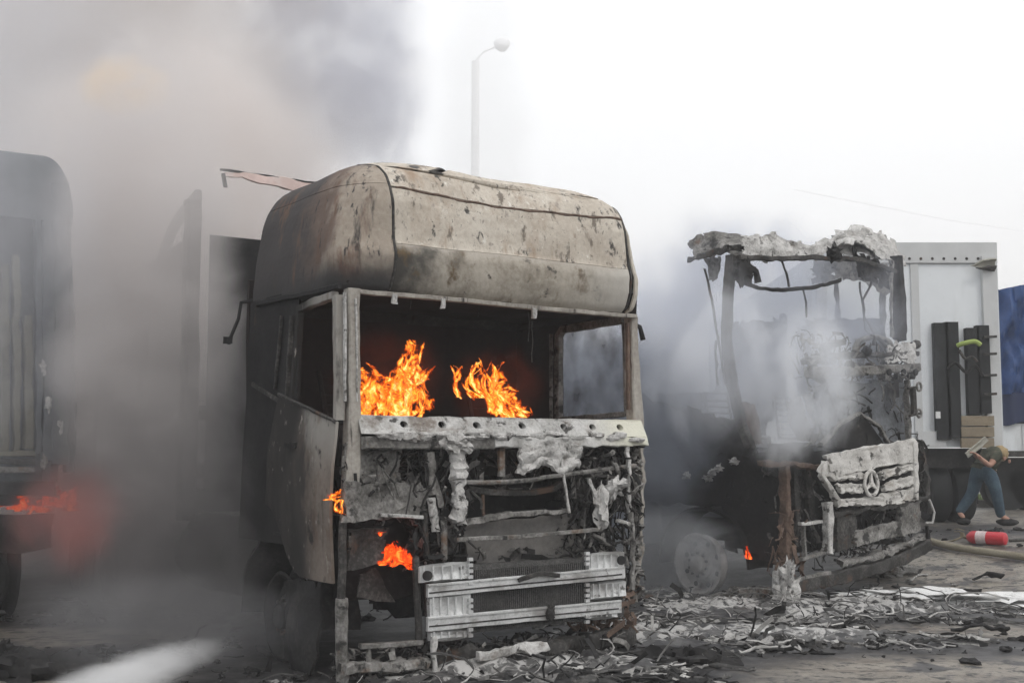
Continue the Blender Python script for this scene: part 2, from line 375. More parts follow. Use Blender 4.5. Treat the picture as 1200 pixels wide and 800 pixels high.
CLEAN = [gb(1150, 790, 2.2, 1.0), gb(1150, 740, 1.3, .5), gb(1170, 665, 2.2, 2.0), gb(1150, 600, 5, 6), gb(60, 745, 1.4, .7), gb(40, 790, 1.2, .5)]
def build_ground():
    xs = axis_coords(-5, 9.5, .07, 900); ys = axis_coords(6.2, 17.5, .07, 900)
    nx, ny = len(xs), len(ys); vs = []; ash = []; soot = []
    for y in ys:
        for x in xs:
            z = gz(x, y) if y < 60 else .45 * sm(-1, 2.5, x)
            a = s_ = 0.0
            if -6 < x < 11 and 5 < y < 20:
                cl = blob(x, y, CLEAN); a = blob(x, y, ASH) * (1 - .85 * cl)
                s_ = 1 - cl
                p = Vector((x, y, 0))
                rg = 1 - abs(mn.noise(p * 2.6)) * 2
                z += a * (.07 * max(0, rg) + .07 * max(0, 1 - abs(mn.noise(p * 5)) * 2.6) + .03 * mn.noise(p * 11))
                z += .012 * mn.noise(p * 3) + .006 * mn.noise(p * 9)
            else:
                s_ = .55 if x < 6 else .1
            ash.append(a); soot.append(s_); vs.append((x, y, z))
    fs = [(j * nx + i, j * nx + i + 1, (j + 1) * nx + i + 1, (j + 1) * nx + i) for j in range(ny - 1) for i in range(nx - 1)]
    me = bpy.data.meshes.new("ground"); me.from_pydata(vs, [], fs)
    for nme, arr in (("ash", ash), ("soot", soot)):
        at_ = me.attributes.new(nme, 'FLOAT', 'POINT'); at_.data.foreach_set("value", arr)
    me.polygons.foreach_set("use_smooth", [True] * len(me.polygons))
    m = mat("dirty_yard_surface", [(.3, (.15, .13, .105)), (.5, (.25, .225, .19)), (.7, (.34, .31, .265))], 1.1, 10, 24, .35, .5, .6, spec=.5,
        over=[((.10, .075, .06), 'n', (.9, 2.2, 1), .5, .68), ((.028, .027, .028), 'a', 'soot', .15, .60, .9, 1.6), ((.075, .072, .072), 'n', (3, 3, 3), .52, .64), ((.014, .014, .015), 'n', (2.4, 5.5, 1), .58, .66),
              ((.11, .108, .105), 'a', 'ash', .42, .70, 1.4, 3.2), ((.46, .45, .435), 'a', 'ash', .66, .86, 1.9, 8.0), ((.018, .018, .019), 'n', (7, 9, 5), .55, .63), ((.07, .068, .066), 'n', (16, 20, 10), .56, .62)])
    me.materials.append(m)
    o = bpy.data.objects.new("ground", me); COL.objects.link(o); o['kind'] = 'structure'
build_ground()

# ================================================================== TRUCK ONE (cream cab, in front)
F = T1.f; S = T1.s_
W1 = 2.5
t1 = thing("burned_truck", T1.o, "burnt out tall cab truck with scorched cream roof and flames behind its empty windscreen", "truck", T1.rz)
# ---- roof cap: one lofted skin cut into panels
CAPP = [(.03, 2.48), (-.005, 2.53), (-.01, 2.62), (-.005, 2.72), (.0, 2.80), (.02, 2.92), (.045, 3.04), (.075, 3.13), (.12, 3.21), (.20, 3.285), (.34, 3.345), (.6, 3.38), (1.0, 3.40)]
FRONTB = [.02, -.04, -.085, -.10, -.07, -.06, -.045, -.02, .02, .08, .20, .45, .75]
CAPP = [(i, 2.5 + (z - 2.5) * 1.13) for i, z in CAPP]
def capprof(t):
    q = t * (len(CAPP) - 1); j = min(int(q), len(CAPP) - 2); f = q - j
    return CAPP[j][0] * (1 - f) + CAPP[j + 1][0] * f, CAPP[j][1] * (1 - f) + CAPP[j + 1][1] * f, FRONTB[j] * (1 - f) + FRONTB[j + 1] * f
CAP_BACK = 1.52; CR = .30
U0, U1 = .33, 2.32
_sec = {}
def cap_section(t, off):
    k_ = (round(t, 6), round(off, 4))
    if k_ in _sec: return _sec[k_]
    ins, z, fr = capprof(t); ins += off; fr += off
    l = ins; rt = W1 - ins; r = .34 + .10 * min(1, ins / .3); back = CAP_BACK - max(0, z - 2.5) * .16 - (0.10 if z > 3.38 else 0)
    P_ = [(l, back + (fr + r - back) * k / 12) for k in range(12)] + [(l + r - r * math.cos(k / 10 * math.pi / 2), fr + r - r * math.sin(k / 10 * math.pi / 2)) for k in range(11)]
    P_ += [(l + r + (rt - l - 2 * r) * k / 40, fr) for k in range(1, 40)]
    r2 = .24
    P_ += [(rt - r2 + r2 * math.sin(k / 10 * math.pi / 2), fr + r2 - r2 * math.cos(k / 10 * math.pi / 2)) for k in range(11)] + [(rt, fr + r2 + (back - fr - r2) * k / 12) for k in range(1, 13)]
    def cut(X, seg):
        for q in range(len(seg) - 1):
            if seg[q][0] <= X < seg[q + 1][0] and q > 11 and q < len(seg) - 12:
                f = (X - seg[q][0]) / (seg[q + 1][0] - seg[q][0]); return q, (X, seg[q][1] * (1 - f) + seg[q + 1][1] * f)
        return 24, seg[24]
    a, pa = cut(U0, P_); c, pc = cut(U1, P_)
    _sec[k_] = (P_[:a + 1] + [pa], [pa] + P_[a + 1:c + 1] + [pc], [pc] + P_[c + 1:], z); return _sec[k_]
def along(L_, f):
    d = [0]
    for p, q in zip(L_, L_[1:]): d.append(d[-1] + math.hypot(q[0] - p[0], q[1] - p[1]))
    x = f * d[-1]
    for k in range(len(d) - 1):
        if x <= d[k + 1] + 1e-9:
            g = (x - d[k]) / max(1e-9, d[k + 1] - d[k]); return (L_[k][0] * (1 - g) + L_[k + 1][0] * g, L_[k][1] * (1 - g) + L_[k + 1][1] * g)
    return L_[-1]
def cap_pt(s, t, off=0.0):
    """s: 0-.42 left side and corner, .42-.915 front, .915-1 right corner and side"""
    a, m_, c, z = cap_section(t, off)
    p = along(a, s / .42) if s < .42 else along(m_, (s - .42) / .495) if s < .915 else along(c, (s - .915) / .085)
    q = Vector((p[0], p[1], z))
    q.z += -.035 * math.sin(max(0, (p[0] - .4)) * 1.5) * (1 if t > .5 else 0)
    n = mn.noise(q * 2.1) * .022 + mn.noise(q * 5.3) * .012 + mn.noise(q * 12) * .004
    q.y += n; q.z += mn.noise(q * 1.7 + Vector((9, 0, 0))) * .015; q.x += mn.noise(q * 3 + Vector((0, 5, 0))) * .012
    return q
def cap_panel(name, s0, s1, t0, t1_, m, nu=60, nv=18, off=0.0, label=None, torn=0):
    b = B()
    b.grid(lambda a, c: cap_pt(s0 + (s1 - s0) * a, t0 + (t1_ - t0) * c, off), nu, nv)
    if torn:
        b.v = [(x, y, z + (torn * (mn.noise(Vector((x * 9, y * 9, 3))) ) if abs(z - b.v[0][2]) < .0 else 0)) for x, y, z in b.v]
    return b.build(name, m, t1, solid=.012, label=label)
cap_panel("roof_shell", 0, 1, .02, .97, 'inside', 60, 24, off=.06)
cap_panel("roof_side_panel", .0, .4175, .02, .60, 'cap_side', 90, 30, label="soot darkened side and corner of the roof")
cap_panel("roof_side_panel", .0, .4175, .604, 1.0, 'cap_side', 90, 16)
cap_panel("roof_front_panel", .4225, .913, .312, .575, 'cap', 90, 20, label="wide mottled lower roof panel above the windscreen")
cap_panel("roof_front_panel", .4225, .913, .588, 1.0, 'cap', 90, 18, label="smoother upper strip of the roof front")
cap_panel("sun_visor", .4225, .913, .03, .309, 'bulge', 90, 12, off=0, label="brown scorched bulge under the roof panel")
cap_panel("roof_corner_panel", .918, 1.0, .03, .575, 'cap', 20, 24)
cap_panel("roof_corner_panel", .918, 1.0, .582, 1.0, 'cap', 20, 12)
b = B(); b.grid(lambda a, c: cap_pt(0, a * 1.0, .01).lerp(cap_pt(1, a * 1.0, .01), c), 12, 12)
b.build("roof_back_panel", 'char', t1, solid=.01)
for s in (.42, .9155):                                     # raised seam strips
    b = B(); b.tube([cap_pt(s, .05 + .93 * k / 40, -.004) for k in range(41)], .009, 6); b.build("roof_seam", 'dark', t1)
b = B(); b.tube([cap_pt(.43 + .484 * k / 60, .581 + .004 * math.sin(k * .7), -.004) for k in range(61)], [.008 + .006 * abs(mn.noise(Vector((k * .37, 0, 0)))) for k in range(61)], 6); b.rough(.004, 20); b.build("roof_seam", 'brown', t1)
# header strip above windscreen with hanging tabs
b = B(); b.bar([F(420, 342, -.0), F(520, 350, -.02), F(640, 362, -.02), F(744, 371, 0)], .03, .05); b.rough(.004, 12)
b.build("windscreen_header", 'pillar', t1)
for px, py in ((519, 350), (626, 362), (462, 345)):
    b = B(); p = F(px, py, -.05); b.box(p + Vector((0, 0, -.03)), (.035, .02, .07), n=(3, 1, 3)); b.rough(.012, 14); b.build("clip", 'ash', t1)
# ---- pillars
b = B(); b.bar([F(412, 338, .02), F(412, 420, .01), F(413, 490, 0), F(412, 540, 0), F(408, 610, 0)], [.085, .08, .085, .10, .08], .10); b.rough(.006, 9); b.build("windscreen_pillar", 'pillar', t1, label="pale scorched pillar beside the door")
b = B(); b.bar([F(404, 342, -.03), F(404, 470, -.03)], .014, .03); b.bar([F(417, 350, -.04), F(418, 470, -.04)], .012, .02); b.rough(.004, 9); b.build("seal_strip", 'ash', t1)
b = B(); b.bar([F(739, 372, .05), F(741, 440, .05), F(745, 500, .02)], [.07, .08, .11], .10); b.rough(.008, 8); b.build("windscreen_pillar", 'pillar', t1)
b = B(); b.bar([F(735, 378, .0), F(736, 480, .0)], .02, .03); b.rough(.006, 9); b.build("seal_strip", 'brown', t1)
# ---- left side: door frame, door skin, rear side panel
def sp(px, py, u=0.0): return S(px, py, u)
b = B()
b.bar([sp(344, 470), sp(352, 362), sp(372, 353), sp(393, 346)], .055, .05, nrm=(1, 0, 0)); b.bar([sp(396, 346, -.01), sp(397, 420, -.01), sp(397, 492, -.01)], .06, .06, nrm=(1, 0, 0))
b.rough(.006, 9); b.build("door_window_frame", 'door', t1)
b = B(); b.bar([sp(398, 335, -.02), sp(360, 344, -.02), sp(318, 352, -.02), sp(302, 356, -.02)], .035, .03, nrm=(1, 0, 0)); b.rough(.006, 7); b.build("gutter_rail", 'char', t1)
# door skin as polygon grid (beltline slopes forward-down)
def door_pt(a, c):
    top = sp(334, 462).lerp(sp(401, 494), a); bot0 = sp(352, 645); bot1 = sp(397, 683)
    left_mid = sp(318, 590)
    bot = left_mid.lerp(bot1, a) if a > 0 else left_mid
    bot = Vector((0, bot.y, left_mid.z + (bot1.z - left_mid.z) * sm(0, .55, a)))
    p = top.lerp(bot, c); p.x = -.035 - .03 * math.sin(c * math.pi) + .015 * mn.noise(p * 3)
    return p
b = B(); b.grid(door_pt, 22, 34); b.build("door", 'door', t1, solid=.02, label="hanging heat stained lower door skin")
b = B(); b.tube([door_pt(a / 20, .0) + Vector((-.012, 0, 0)) for a in range(21)], .014, 6); b.rough(.004, 9); b.build("door_edge", 'dark', t1)
b = B(); b.box(door_pt(.35, .28) + Vector((-.02, 0, 0)), (.03, .16, .04), n=(1, 4, 2)); b.rough(.006, 20); b.build("door_handle", 'char', t1)
# rear side panel and its seams
b = B()
b.grid(lambda a, c: Vector((.0 + .012 * mn.noise(Vector((a * 3, c * 4, 0))), .66 + a * (.87 + .17 * (1 - c)), .55 + c * 2.02)), 16, 30, keep=lambda a, c: c > .12 + .2 * (1 - a) * 0)
b.build("side_panel", mat("black_soot_skin", [(.3, (.018, .018, .019)), (.6, (.036, .035, .035)), (.8, (.08, .075, .07))], 2.2, 8, 30, .3, .95, .3, over=[((.09, .06, .045), 'n', (3, 3, 1), .62, .74)], spec=.1), t1, solid=.02)
b = B(); b.bar([sp(336, 470, -.03), sp(342, 370, -.03)], .03, .03, nrm=(1, 0, 0)); b.bar([sp(330, 370, -.025), sp(322, 455, -.025)], .02, .02, nrm=(1, 0, 0)); b.rough(.005, 8); b.build("panel_seam", 'dark', t1)
b = B(); b.bar([sp(296, 450, -.02), sp(334, 474, -.02)], .03, .02, nrm=(1, 0, 0)); b.build("panel_seam", 'dark', t1)
# mirror bracket stubs
b = B(); q = sp(296, 352, -.05); b.tube([q, q + Vector((-.08, .02, -.02)), q + Vector((-.10, .02, -.14)), q + Vector((-.16, .03, -.30))], .014, 6); b.box(q + Vector((-.17, .03, -.30)), (.05, .05, .05), n=(2, 2, 2)); b.rough(.01, 14); b.build("mirror_bracket", 'char', t1)
b = B(); q = F(750, 383, .1); b.tube([q + Vector((-.06, 0, .02)), q, q + Vector((.03, 0, -.10))], .018, 6); b.rough(.012, 20); b.build("mirror_bracket", 'char', t1)
# ---- right wall with open window (seen from inside) and back wall, floor
def wallpiece(b, v0, v1, z0, z1, u=W1 - .02): b.box((u, (v0 + v1) / 2, (z0 + z1) / 2), (.05, v1 - v0, z1 - z0), n=(1, 6, 6))
b = B(); wallpiece(b, .06, 1.66, 1.0, 1.70); wallpiece(b, 1.0, 1.66, 1.70, 2.50); wallpiece(b, .06, 1.66, 2.46, 2.66); b.rough(.006, 5); b.build("side_wall", 'inside', t1)
b = B(); b.bar([(W1 - .06, .98, 1.72), (W1 - .06, .98, 2.40), (W1 - .06, .92, 2.45), (W1 - .06, .12, 2.46)], .06, .05, nrm=(1, 0, 0)); b.bar([(W1 - .06, .12, 2.44), (W1 - .06, .10, 1.74), (W1 - .06, .95, 1.72)], .04, .04, nrm=(1, 0, 0)); b.bar([(W1 - .09, 1.04, 1.72), (W1 - .09, 1.04, 2.42)], .02, .03, nrm=(1, 0, 0)); b.rough(.005, 9)
b.build("window_frame", 'mid', t1, label="frame of the far door window seen through the cab")
gm = bpy.data.materials.new("sooted_glass"); gm.use_nodes = True; t_ = gm.node_tree; N_ = t_.nodes; N_.clear()
go_ = N_.new("ShaderNodeOutputMaterial"); gx = N_.new("ShaderNodeMixShader"); gt = N_.new("ShaderNodeBsdfTransparent"); gd = N_.new("ShaderNodeBsdfPrincipled"); gd.inputs["Base Color"].default_value = (.10, .11, .13, 1); gd.inputs["Roughness"].default_value = .35
gn = N_.new("ShaderNodeTexNoise"); gn.inputs["Scale"].default_value = 4; gn.inputs["Detail"].default_value = 8; gr = N_.new("ShaderNodeMapRange"); gr.inputs[1].default_value = .35; gr.inputs[2].default_value = .7; gr.inputs[3].default_value = .12; gr.inputs[4].default_value = .75
gc_ = N_.new("ShaderNodeTexCoord"); t_.links.new(gc_.outputs["Object"], gn.inputs["Vector"]); t_.links.new(gn.outputs[0], gr.inputs[0]); t_.links.new(gr.outputs[0], gx.inputs[0]); t_.links.new(gt.outputs[0], gx.inputs[1]); t_.links.new(gd.outputs[0], gx.inputs[2]); t_.links.new(gx.outputs[0], go_.inputs[0])
b = B(); b.quad((W1 - .04, .10, 1.70), (W1 - .04, .98, 1.70), (W1 - .04, .95, 2.46), (W1 - .04, .12, 2.48), 6, 6); b.build("window_glass", gm, t1, label="sooted pane in the far door window")
b = B(); b.box((1.25, 1.64, 1.80), (2.46, .05, 1.9), n=(14, 1, 12)); b.rough(.02, 4); b.build("back_wall", 'inside', t1)
b = B(); b.box((1.25, .85, 1.32), (2.4, 1.5, .06), n=(10, 6, 1)); b.rough(.03, 3); b.build("cab_floor", 'inside', t1)
b = B(); b.grid(lambda a, c: (.06 + 2.38 * a, .05 + 1.55 * c, 2.56 + .03 * mn.noise(Vector((a * 6, c * 6, 0)))), 16, 10); b.build("cab_ceiling", 'inside', t1, solid=.01)
for k, (u0, v0) in enumerate(((.55, .75), (1.8, .75))):          # burnt seat frames
    b = B()
    for du in (-.2, .2): b.tube([(u0 + du, v0 - .25, 1.4), (u0 + du, v0 - .2, 1.65), (u0 + du, v0 + .2, 1.68), (u0 + du, v0 + .35, 2.05)], .018, 6)
    for q in range(5): b.tube([(u0 - .2, v0 + .22 + .03 * q, 1.72 + q * .07), (u0 + .2, v0 + .22 + .03 * q, 1.72 + q * .07)], .008, 5)
    b.rough(.02, 5, k); b.build("seat_frame", 'char', t1)
for k, (px, y0, y1) in enumerate(((622, 364, 425), (618, 366, 400), (560, 352, 372), (480, 346, 362))):
    b = B(); b.tube(resample([F(px, y0, .05), F(px + 2, (y0 + y1) / 2, .06), F(px + 1, y1, .05)], .03), .004, 4); b.rough(.012, 9, k); b.build("hanging_wire", 'dark', t1)
# ---- dash rail with punched holes
HOLES = [470, 514, 555, 608, 656, 690, 722]
hz = [F(x, 497, -.02) for x in HOLES]
def holed_plate(b, x0, x1, z0, z1, v0, tilt, hc, hr):
    n = 20; outer = []; inner = []
    cx_, cz = hc
    for k in range(n):
        an = 2 * math.pi * k / n; c, s = math.cos(an), math.sin(an)
        inner.append((cx_ + hr * c, cz + hr * .8 * s))
        sx = ((x1 - cx_) if c > 0 else (cx_ - x0)) / max(abs(c), 1e-6); sz = ((z1 - cz) if s > 0 else (cz - z0)) / max(abs(s), 1e-6); r = min(sx, sz)
        outer.append((cx_ + r * c, cz + r * s))
    f = lambda x, z: Vector((x, v0 + (z - z0) * tilt, z))
    vs = [f(*p) for p in inner] + [f(*p) for p in outer] + [f(*p) + Vector((0, .05, 0)) for p in inner]
    fs = []
    for k in range(n):
        q = (k + 1) % n; fs.append((k, q, n + q, n + k)); fs.append((k, 2 * n + k, 2 * n + q, q))
    b.add(vs, fs)
    # corners
    for cxx in (x0, x1):
        for czz in (z0, z1):
            near = sorted(range(n), key=lambda k: (outer[k][0] - cxx) ** 2 + (outer[k][1] - czz) ** 2)[:2]
            b.add([f(cxx, czz), f(*outer[near[0]]), f(*outer[near[1]])], [(0, 1, 2)])
ztop = F(560, 489, 0).z; zbot = F(560, 510, 0).z
edges = [.10] + [(a.x + c.x) / 2 for a, c in zip(hz, hz[1:])] + [2.46]
b = B()
for k, h in enumerate(hz):
    holed_plate(b, edges[k], edges[k + 1], zbot, ztop, -.10, .55, (h.x, (ztop + zbot) / 2 + .005), .032)
b.rough(.004, 8); b.build("dash_rail", 'rail', t1, solid=.006, label="ash coated rail with a row of dark round holes")
b = B(); b.box((1.28, .06, ztop - .012), (2.36, .2, .02), n=(40, 4, 1)); b.rough(.008, 8); b.build("dash_top", 'rail', t1)
b = B(); b.box((1.28, .02, zbot + .03), (2.34, .02, .12), n=(40, 1, 2)); b.build("dash_back", 'char', t1)
b = B(); zz = zbot - .055
b.bar([(.12, -.08, zz), (1.1, -.08, zz)], .08, .07); b.rough(.005, 7); b.build("cross_beam", 'mid', t1)
b = B(); b.bar([(1.1, -.09, zz + .01), (1.5, -.11, zz), (2.0, -.10, zz + .02), (2.46, -.08, zz + .025)], [.07, .09, .07, .06], .06, step=.03); b.rough(.016, 9, 2); b.build("cross_beam", 'rail', t1)
b = B()
for k in range(30):
    u = rnd.uniform(.15, 2.4); b.lump((u, -.12, zbot - .005 + rnd.uniform(-.02, .02)), (rnd.uniform(.03, .09), .03, rnd.uniform(.012, .03)), .5, 8, 6, 4, k)
b.build("ash_crust", 'ash', t1, kind='stuff')
# ---- left lower corner: battered lamp housing, bracket panels
b = B(); b.quad(F(402, 520, -.03), F(470, 520, -.0), F(470, 600, .02), F(402, 610, -.02), 26, 26, .04, 2, .02, .12); b.rough(.022, 7, 3); b.build("corner_panel", 'mid', t1, solid=.012)
b = B(); b.quad(F(400, 565, -.1), F(500, 566, -.05), F(500, 605, -.05), F(400, 612, -.1), 26, 14, .05, 5, .03, .1); b.rough(.025, 8, 4); b.build("lamp_housing", 'mid', t1, solid=.015)
b = B(); b.bar([F(445, 603, -.1), F(498, 606, -.08)], .025, .05); b.rough(.006, 8); b.build("bracket", 'ash', t1)
b = B(); b.quad(F(470, 522, .18), F(545, 522, .18), F(545, 625, .2), F(470, 612, .2), 20, 20, .05, 7, .03, .2); b.rough(.03, 6, 5); b.build("firewall_panel", 'dark', t1, solid=.015)
for pts, ww in (([(447, 548), (452, 560), (457, 575), (464, 590)], .010), ([(449, 550), (462, 566), (468, 582)], .008), ([(462, 578), (463, 590), (460, 600)], .012), ([(425, 556), (440, 558)], .014)):
    b = B(); b.bar([F(x, y, -.11) for x, y in pts], ww, .012, step=.03); b.rough(.008, 16, ww * 100); b.build("bracket", 'mid', t1)
b = B(); b.quad(F(408, 620, -.02), F(455, 618, -.02), F(448, 660, 0), F(406, 668, -.02), 16, 14, .04, 8, .03); b.rough(.012, 8); b.build("step_box", 'dark', t1, solid=.02)
b = B(); b.quad(F(420, 672, .05), F(440, 665, .05), F(462, 705, .1), F(418, 700, .05), 8, 8); b.rough(.012, 8); b.build("torn_plate", 'dark', t1, solid=.01)
# ---- steering column, rods and ash covered castings
def vert(px0, y0, px1, y1, r, m, v=-.1, name="strut", amp=.02, seed=0, n=9):
    b = B(); p0, p1 = F(px0, y0, v), F(px1, y1, v); pts = [p0.lerp(p1, k / n) for k in range(n + 1)]; amp *= (1 if m == 'ash' else .45)
    b.tube(pts, [r * (1 + (.35 if m == 'ash' else .12) * mn.noise(Vector((k * .8, seed, 0)))) for k in range(n + 1)], 9); b.rough(amp, 11 if m == 'ash' else 5, seed); return b.build(name, m, t1)
vert(536, 512, 538, 560, .055, 'ash', -.14, "ash_covered_casting", .035, 1, 14)
vert(538, 556, 537, 612, .050, 'ash', -.14, "ash_covered_casting", .035, 2, 14)
vert(505, 583, 511, 622, .028, 'ash', -.12, "steering_shaft", .006, 3)
vert(503, 530, 506, 580, .035, 'mid', -.08, "strut", .03, 4, 12)
vert(498, 600, 500, 650, .018, 'dark', -.1, "strut", .01, 5)
vert(520, 610, 521, 655, .022, 'mid', -.14, "strut", .015, 6)
vert(587, 520, 588, 558, .028, 'mid', -.06, "strut", .02, 7)
vert(565, 575, 567, 612, .012, 'brown', -.06, "strut", .006, 8)
vert(530, 560, 528, 640, .02, 'dark', -.05, "strut", .02, 9)
vert(655, 518, 667, 600, .010, 'ash', -.16, "strut", .006, 10)
b = B(); b.lump(F(535, 520, -.17), (.10, .06, .06), .6, 18, 12, 5, 3); b.lump(F(538, 600, -.16), (.045, .05, .08), .3, 14, 10, 4, 5); b.rough(.012, 25); b.build("ash_lump", 'ash', t1, kind='stuff')
# insulation mat hanging on the right (white ash)
b = B()
b.grid(lambda a, c: F(610 + 72 * a - 4 * c, 519 + 3 * math.sin(a * 9) + c * (30 + 6 * math.sin(a * 11 + 1)), -.12) + Vector((0, -.035 * math.sin(a * math.pi) - .03 * mn.noise(Vector((a * 7, c * 4, 1))), 0)), 40, 20)
b.rough(.02, 13, 2); b.build("insulation_mat", 'ash', t1, solid=.03, label="white ash covered insulation hanging under the rail")
# curved reinforcement bars
b = B(); b.tube(curve([F(540, 565, -.12), F(600, 564, -.14), (F(660, 556, -.15)), F(745, 545, -.1)], 10), .017, 7); b.rough(.004, 9); b.build("cross_tube", 'mid', t1)
b = B(); b.bar(curve([F(548, 573, -.05), F(600, 578, -.05), F(640, 574, -.05), F(658, 566, -.05)], 6), .04, .05); b.rough(.006, 9); b.build("cross_tube", 'dark', t1)
b = B(); b.bar([F(534, 632, -.14), F(600, 629, -.15), F(703, 620, -.14)], .028, .04); b.rough(.0035, 9); b.build("cross_tube", 'mid', t1)
b = B(); b.bar([F(545, 612, -.08), F(600, 603, -.1), F(665, 598, -.08)], [.05, .04, .03], .06, step=.03); b.rough(.016, 10); b.build("cross_tube", 'mid', t1)
b = B(); b.quad(F(540, 614, .0), F(668, 602, .0), F(690, 655, .0), F(548, 662, .0), 24, 12, .02, 3, .02); b.rough(.012, 7); b.build("radiator_panel", mat("grey_sooted_panel", [(.3, (.09, .087, .082)), (.6, (.19, .18, .17)), (.8, (.28, .27, .26))], 3, 8, 30, .3, .85, .3), t1, solid=.012)
b = B(); b.quad(F(664, 560, .05), F(694, 552, .05), F(700, 640, .05), F(672, 640, .05), 10, 16, .03, 4); b.rough(.015, 7); b.build("side_bracket", 'dark', t1, solid=.015)
for k, (x0, y0, x1, y1, w_, v) in enumerate(((560, 640, 568, 655, .02, -.1), (690, 560, 700, 600, .03, -.12), (700, 575, 707, 610, .03, -.14), (716, 540, 726, 560, .025, -.12), (706, 535, 719, 528, .02, -.12),
        (712, 590, 730, 562, .03, -.1), (735, 520, 736, 600, .03, -.1), (739, 600, 741, 690, .025, -.1), (695, 625, 715, 640, .02, -.12), (722, 610, 740, 615, .03, -.1))):
    b = B(); b.bar([F(x0, y0, v), F((x0 + x1) / 2 + 2, (y0 + y1) / 2, v - .03), F(x1, y1, v)], w_, .03, step=.03); b.rough(.018, 13, k); b.build("bracket", ('mid', 'ash', 'ash', 'mid')[k % 4], t1)
b = B(); b.lump(F(704, 596, -.16), (.05, .05, .12), .6, 16, 12, 5, 4); b.lump(F(722, 570, -.16), (.07, .05, .07), .7, 16, 12, 5, 6); b.rough(.02, 20); b.build("ash_lump", 'ash', t1, kind='stuff')
# right edge hinge chain of burnt bits
b = B()
for k in range(26):
    y = 512 + k * 7.5; p = F(745 + 4 * math.sin(k * 1.9), y, rnd.uniform(-.05, .1)); b.lump(p, (rnd.uniform(.018, .04), .04, rnd.uniform(.02, .05)), .7, 9, 7, 5, k)
b.rough(.012, 22); b.build("hinge_remains", 'mid', t1, kind='stuff')
b = B(); b.bar([F(749, 500, .1), F(752, 560, .1), F(749, 640, .1), F(742, 705, .05)], .035, .05, step=.03); b.rough(.02, 9, 1); b.build("side_post", 'pillar', t1)
# dense charred wiring behind everything
def box_local(x0, y0, x1, y1, v0, v1):
    a, c = F(x0, y1, v0), F(x1, y0, v0); return (a.x, v0, a.z), (c.x, v1, c.z)
for k, (bx, n, m, kw) in enumerate(((box_local(405, 525, 520, 612, -.08, .1), 70, 'dark', {}), (box_local(490, 520, 560, 650, -.08, .1), 90, 'dark', {}), (box_local(490, 530, 555, 650, -.15, .0), 50, 'mid', {}), (box_local(660, 525, 750, 700, -.05, .15), 190, 'dark', {}),
        (box_local(670, 540, 748, 640, -.14, .0), 75, 'mid', {}), (box_local(400, 760, 520, 800, -.1, .15), 60, 'mid', {}), (box_local(560, 530, 660, 570, .0, .15), 40, 'dark', {}), (box_local(490, 640, 745, 668, -.05, .1), 60, 'mid', dict(vert=0)),
        (box_local(690, 690, 750, 745, -.1, .2), 60, 'brown', {}), (box_local(500, 742, 740, 800, -.15, .25), 150, 'mid', dict(vert=.1)))):
    b = junk(B(), bx[0], bx[1], int(n * 1.7), 100 + k, **kw); b.build("burnt_wiring", 'scrapmix' if m in ('dark', 'mid') else m, t1, smooth=False, kind='stuff')
b = B(); b.box((1.3, .34, 1.05), (2.3, .05, 1.15), n=(16, 1, 10)); b.rough(.03, 4); b.build("engine_bulkhead", 'char', t1)
b = B(); b.box((1.35, .8, .75), (1.0, .8, .9), n=(8, 6, 8)); b.rough(.06, 4); b.build("engine_block", 'char', t1)
# ---- cooler pack with bright rails
CV = -.14
def cool(name, x0, y0, x1, y1, wpx, m, v=CV, d=.03, amp=.0028, step=.04):
    b = B(); b.bar([F(x0, y0, v), F((x0 + x1) / 2, (y0 + y1) / 2, v), F(x1, y1, v)], wpx / 165, d, step=step); b.rough(amp, 7, x0); return b.build(name, m, t1)
b = B(); b.quad(F(500, 664, -.07), F(732, 650, -.07), F(728, 722, -.07), F(500, 746, -.07), 60, 24); b.rough(.006, 9); b.build("cooler_core", 'core', t1, solid=.05)
b = B()
for k in range(58):
    a = k / 57; p = F(552 + 136 * a, 668 - 10 * a, -.10); q = F(552 + 136 * a, 738 - 14 * a, -.10); b.bar([p, q], .007, .012, step=.2)
b.build("cooling_fins", 'core', t1, smooth=False, kind='stuff')
for x0, y0, x1, y1, wp in ((500, 692, 731, 670, 14), (500, 731, 727, 710, 15)):
    cool("cooler_rail", x0, y0, x1, y1, wp, 'alu', CV, .028); cool("rail_lip", x0 + 2, y0 - wp * .42, x1, y1 - wp * .42, 2.2, 'alu', CV - .018, .012, .0015); cool("rail_groove", x0 + 3, y0 + wp * .18, x1 - 2, y1 + wp * .18, 1.6, 'dark', CV - .0155, .006, .001)
b = B(); b.bar(curve([F(608, 680, -.17), F(630, 672, -.2), F(655, 674, -.17)], 6), .03, .03); b.rough(.006, 9); b.build("dented_edge", 'dark', t1)
b = B(); b.lump(F(645, 718, -.17), (.03, .03, .05), .6, 10, 8, 4, 2); b.build("clip", 'dark', t1)
def tank(x0, y0, x1, y1, sl, seed):
    b = B(); b.quad(F(x0, y0, -.12), F(x1, y0 + sl, -.12), F(x1, y1 + sl, -.12), F(x0, y1, -.12), 14, 10, .02, seed, .02)
    b.rough(.004, 9, seed); o = b.build("cooler_tank", 'alu', t1, solid=.035)
    for k in range(5):
        x = x0 + (x1 - x0) * (k + .6) / 5.4; q = B(); q.bar([F(x, y0 + sl * .5 + 1.5, -.142), F(x, y1 + sl * .5 - 1.5, -.142)], .010, .012, step=.1); q.build("rib", 'alu', o)
    return o
tank(490, 664, 549, 683, -6, 1); tank(502, 700, 550, 724, -5, 2); tank(503, 740, 551, 750, -4, 3)
tank(688, 650, 730, 668, -4, 4); tank(690, 684, 732, 702, -4, 5); tank(688, 716, 722, 725, -3, 6)
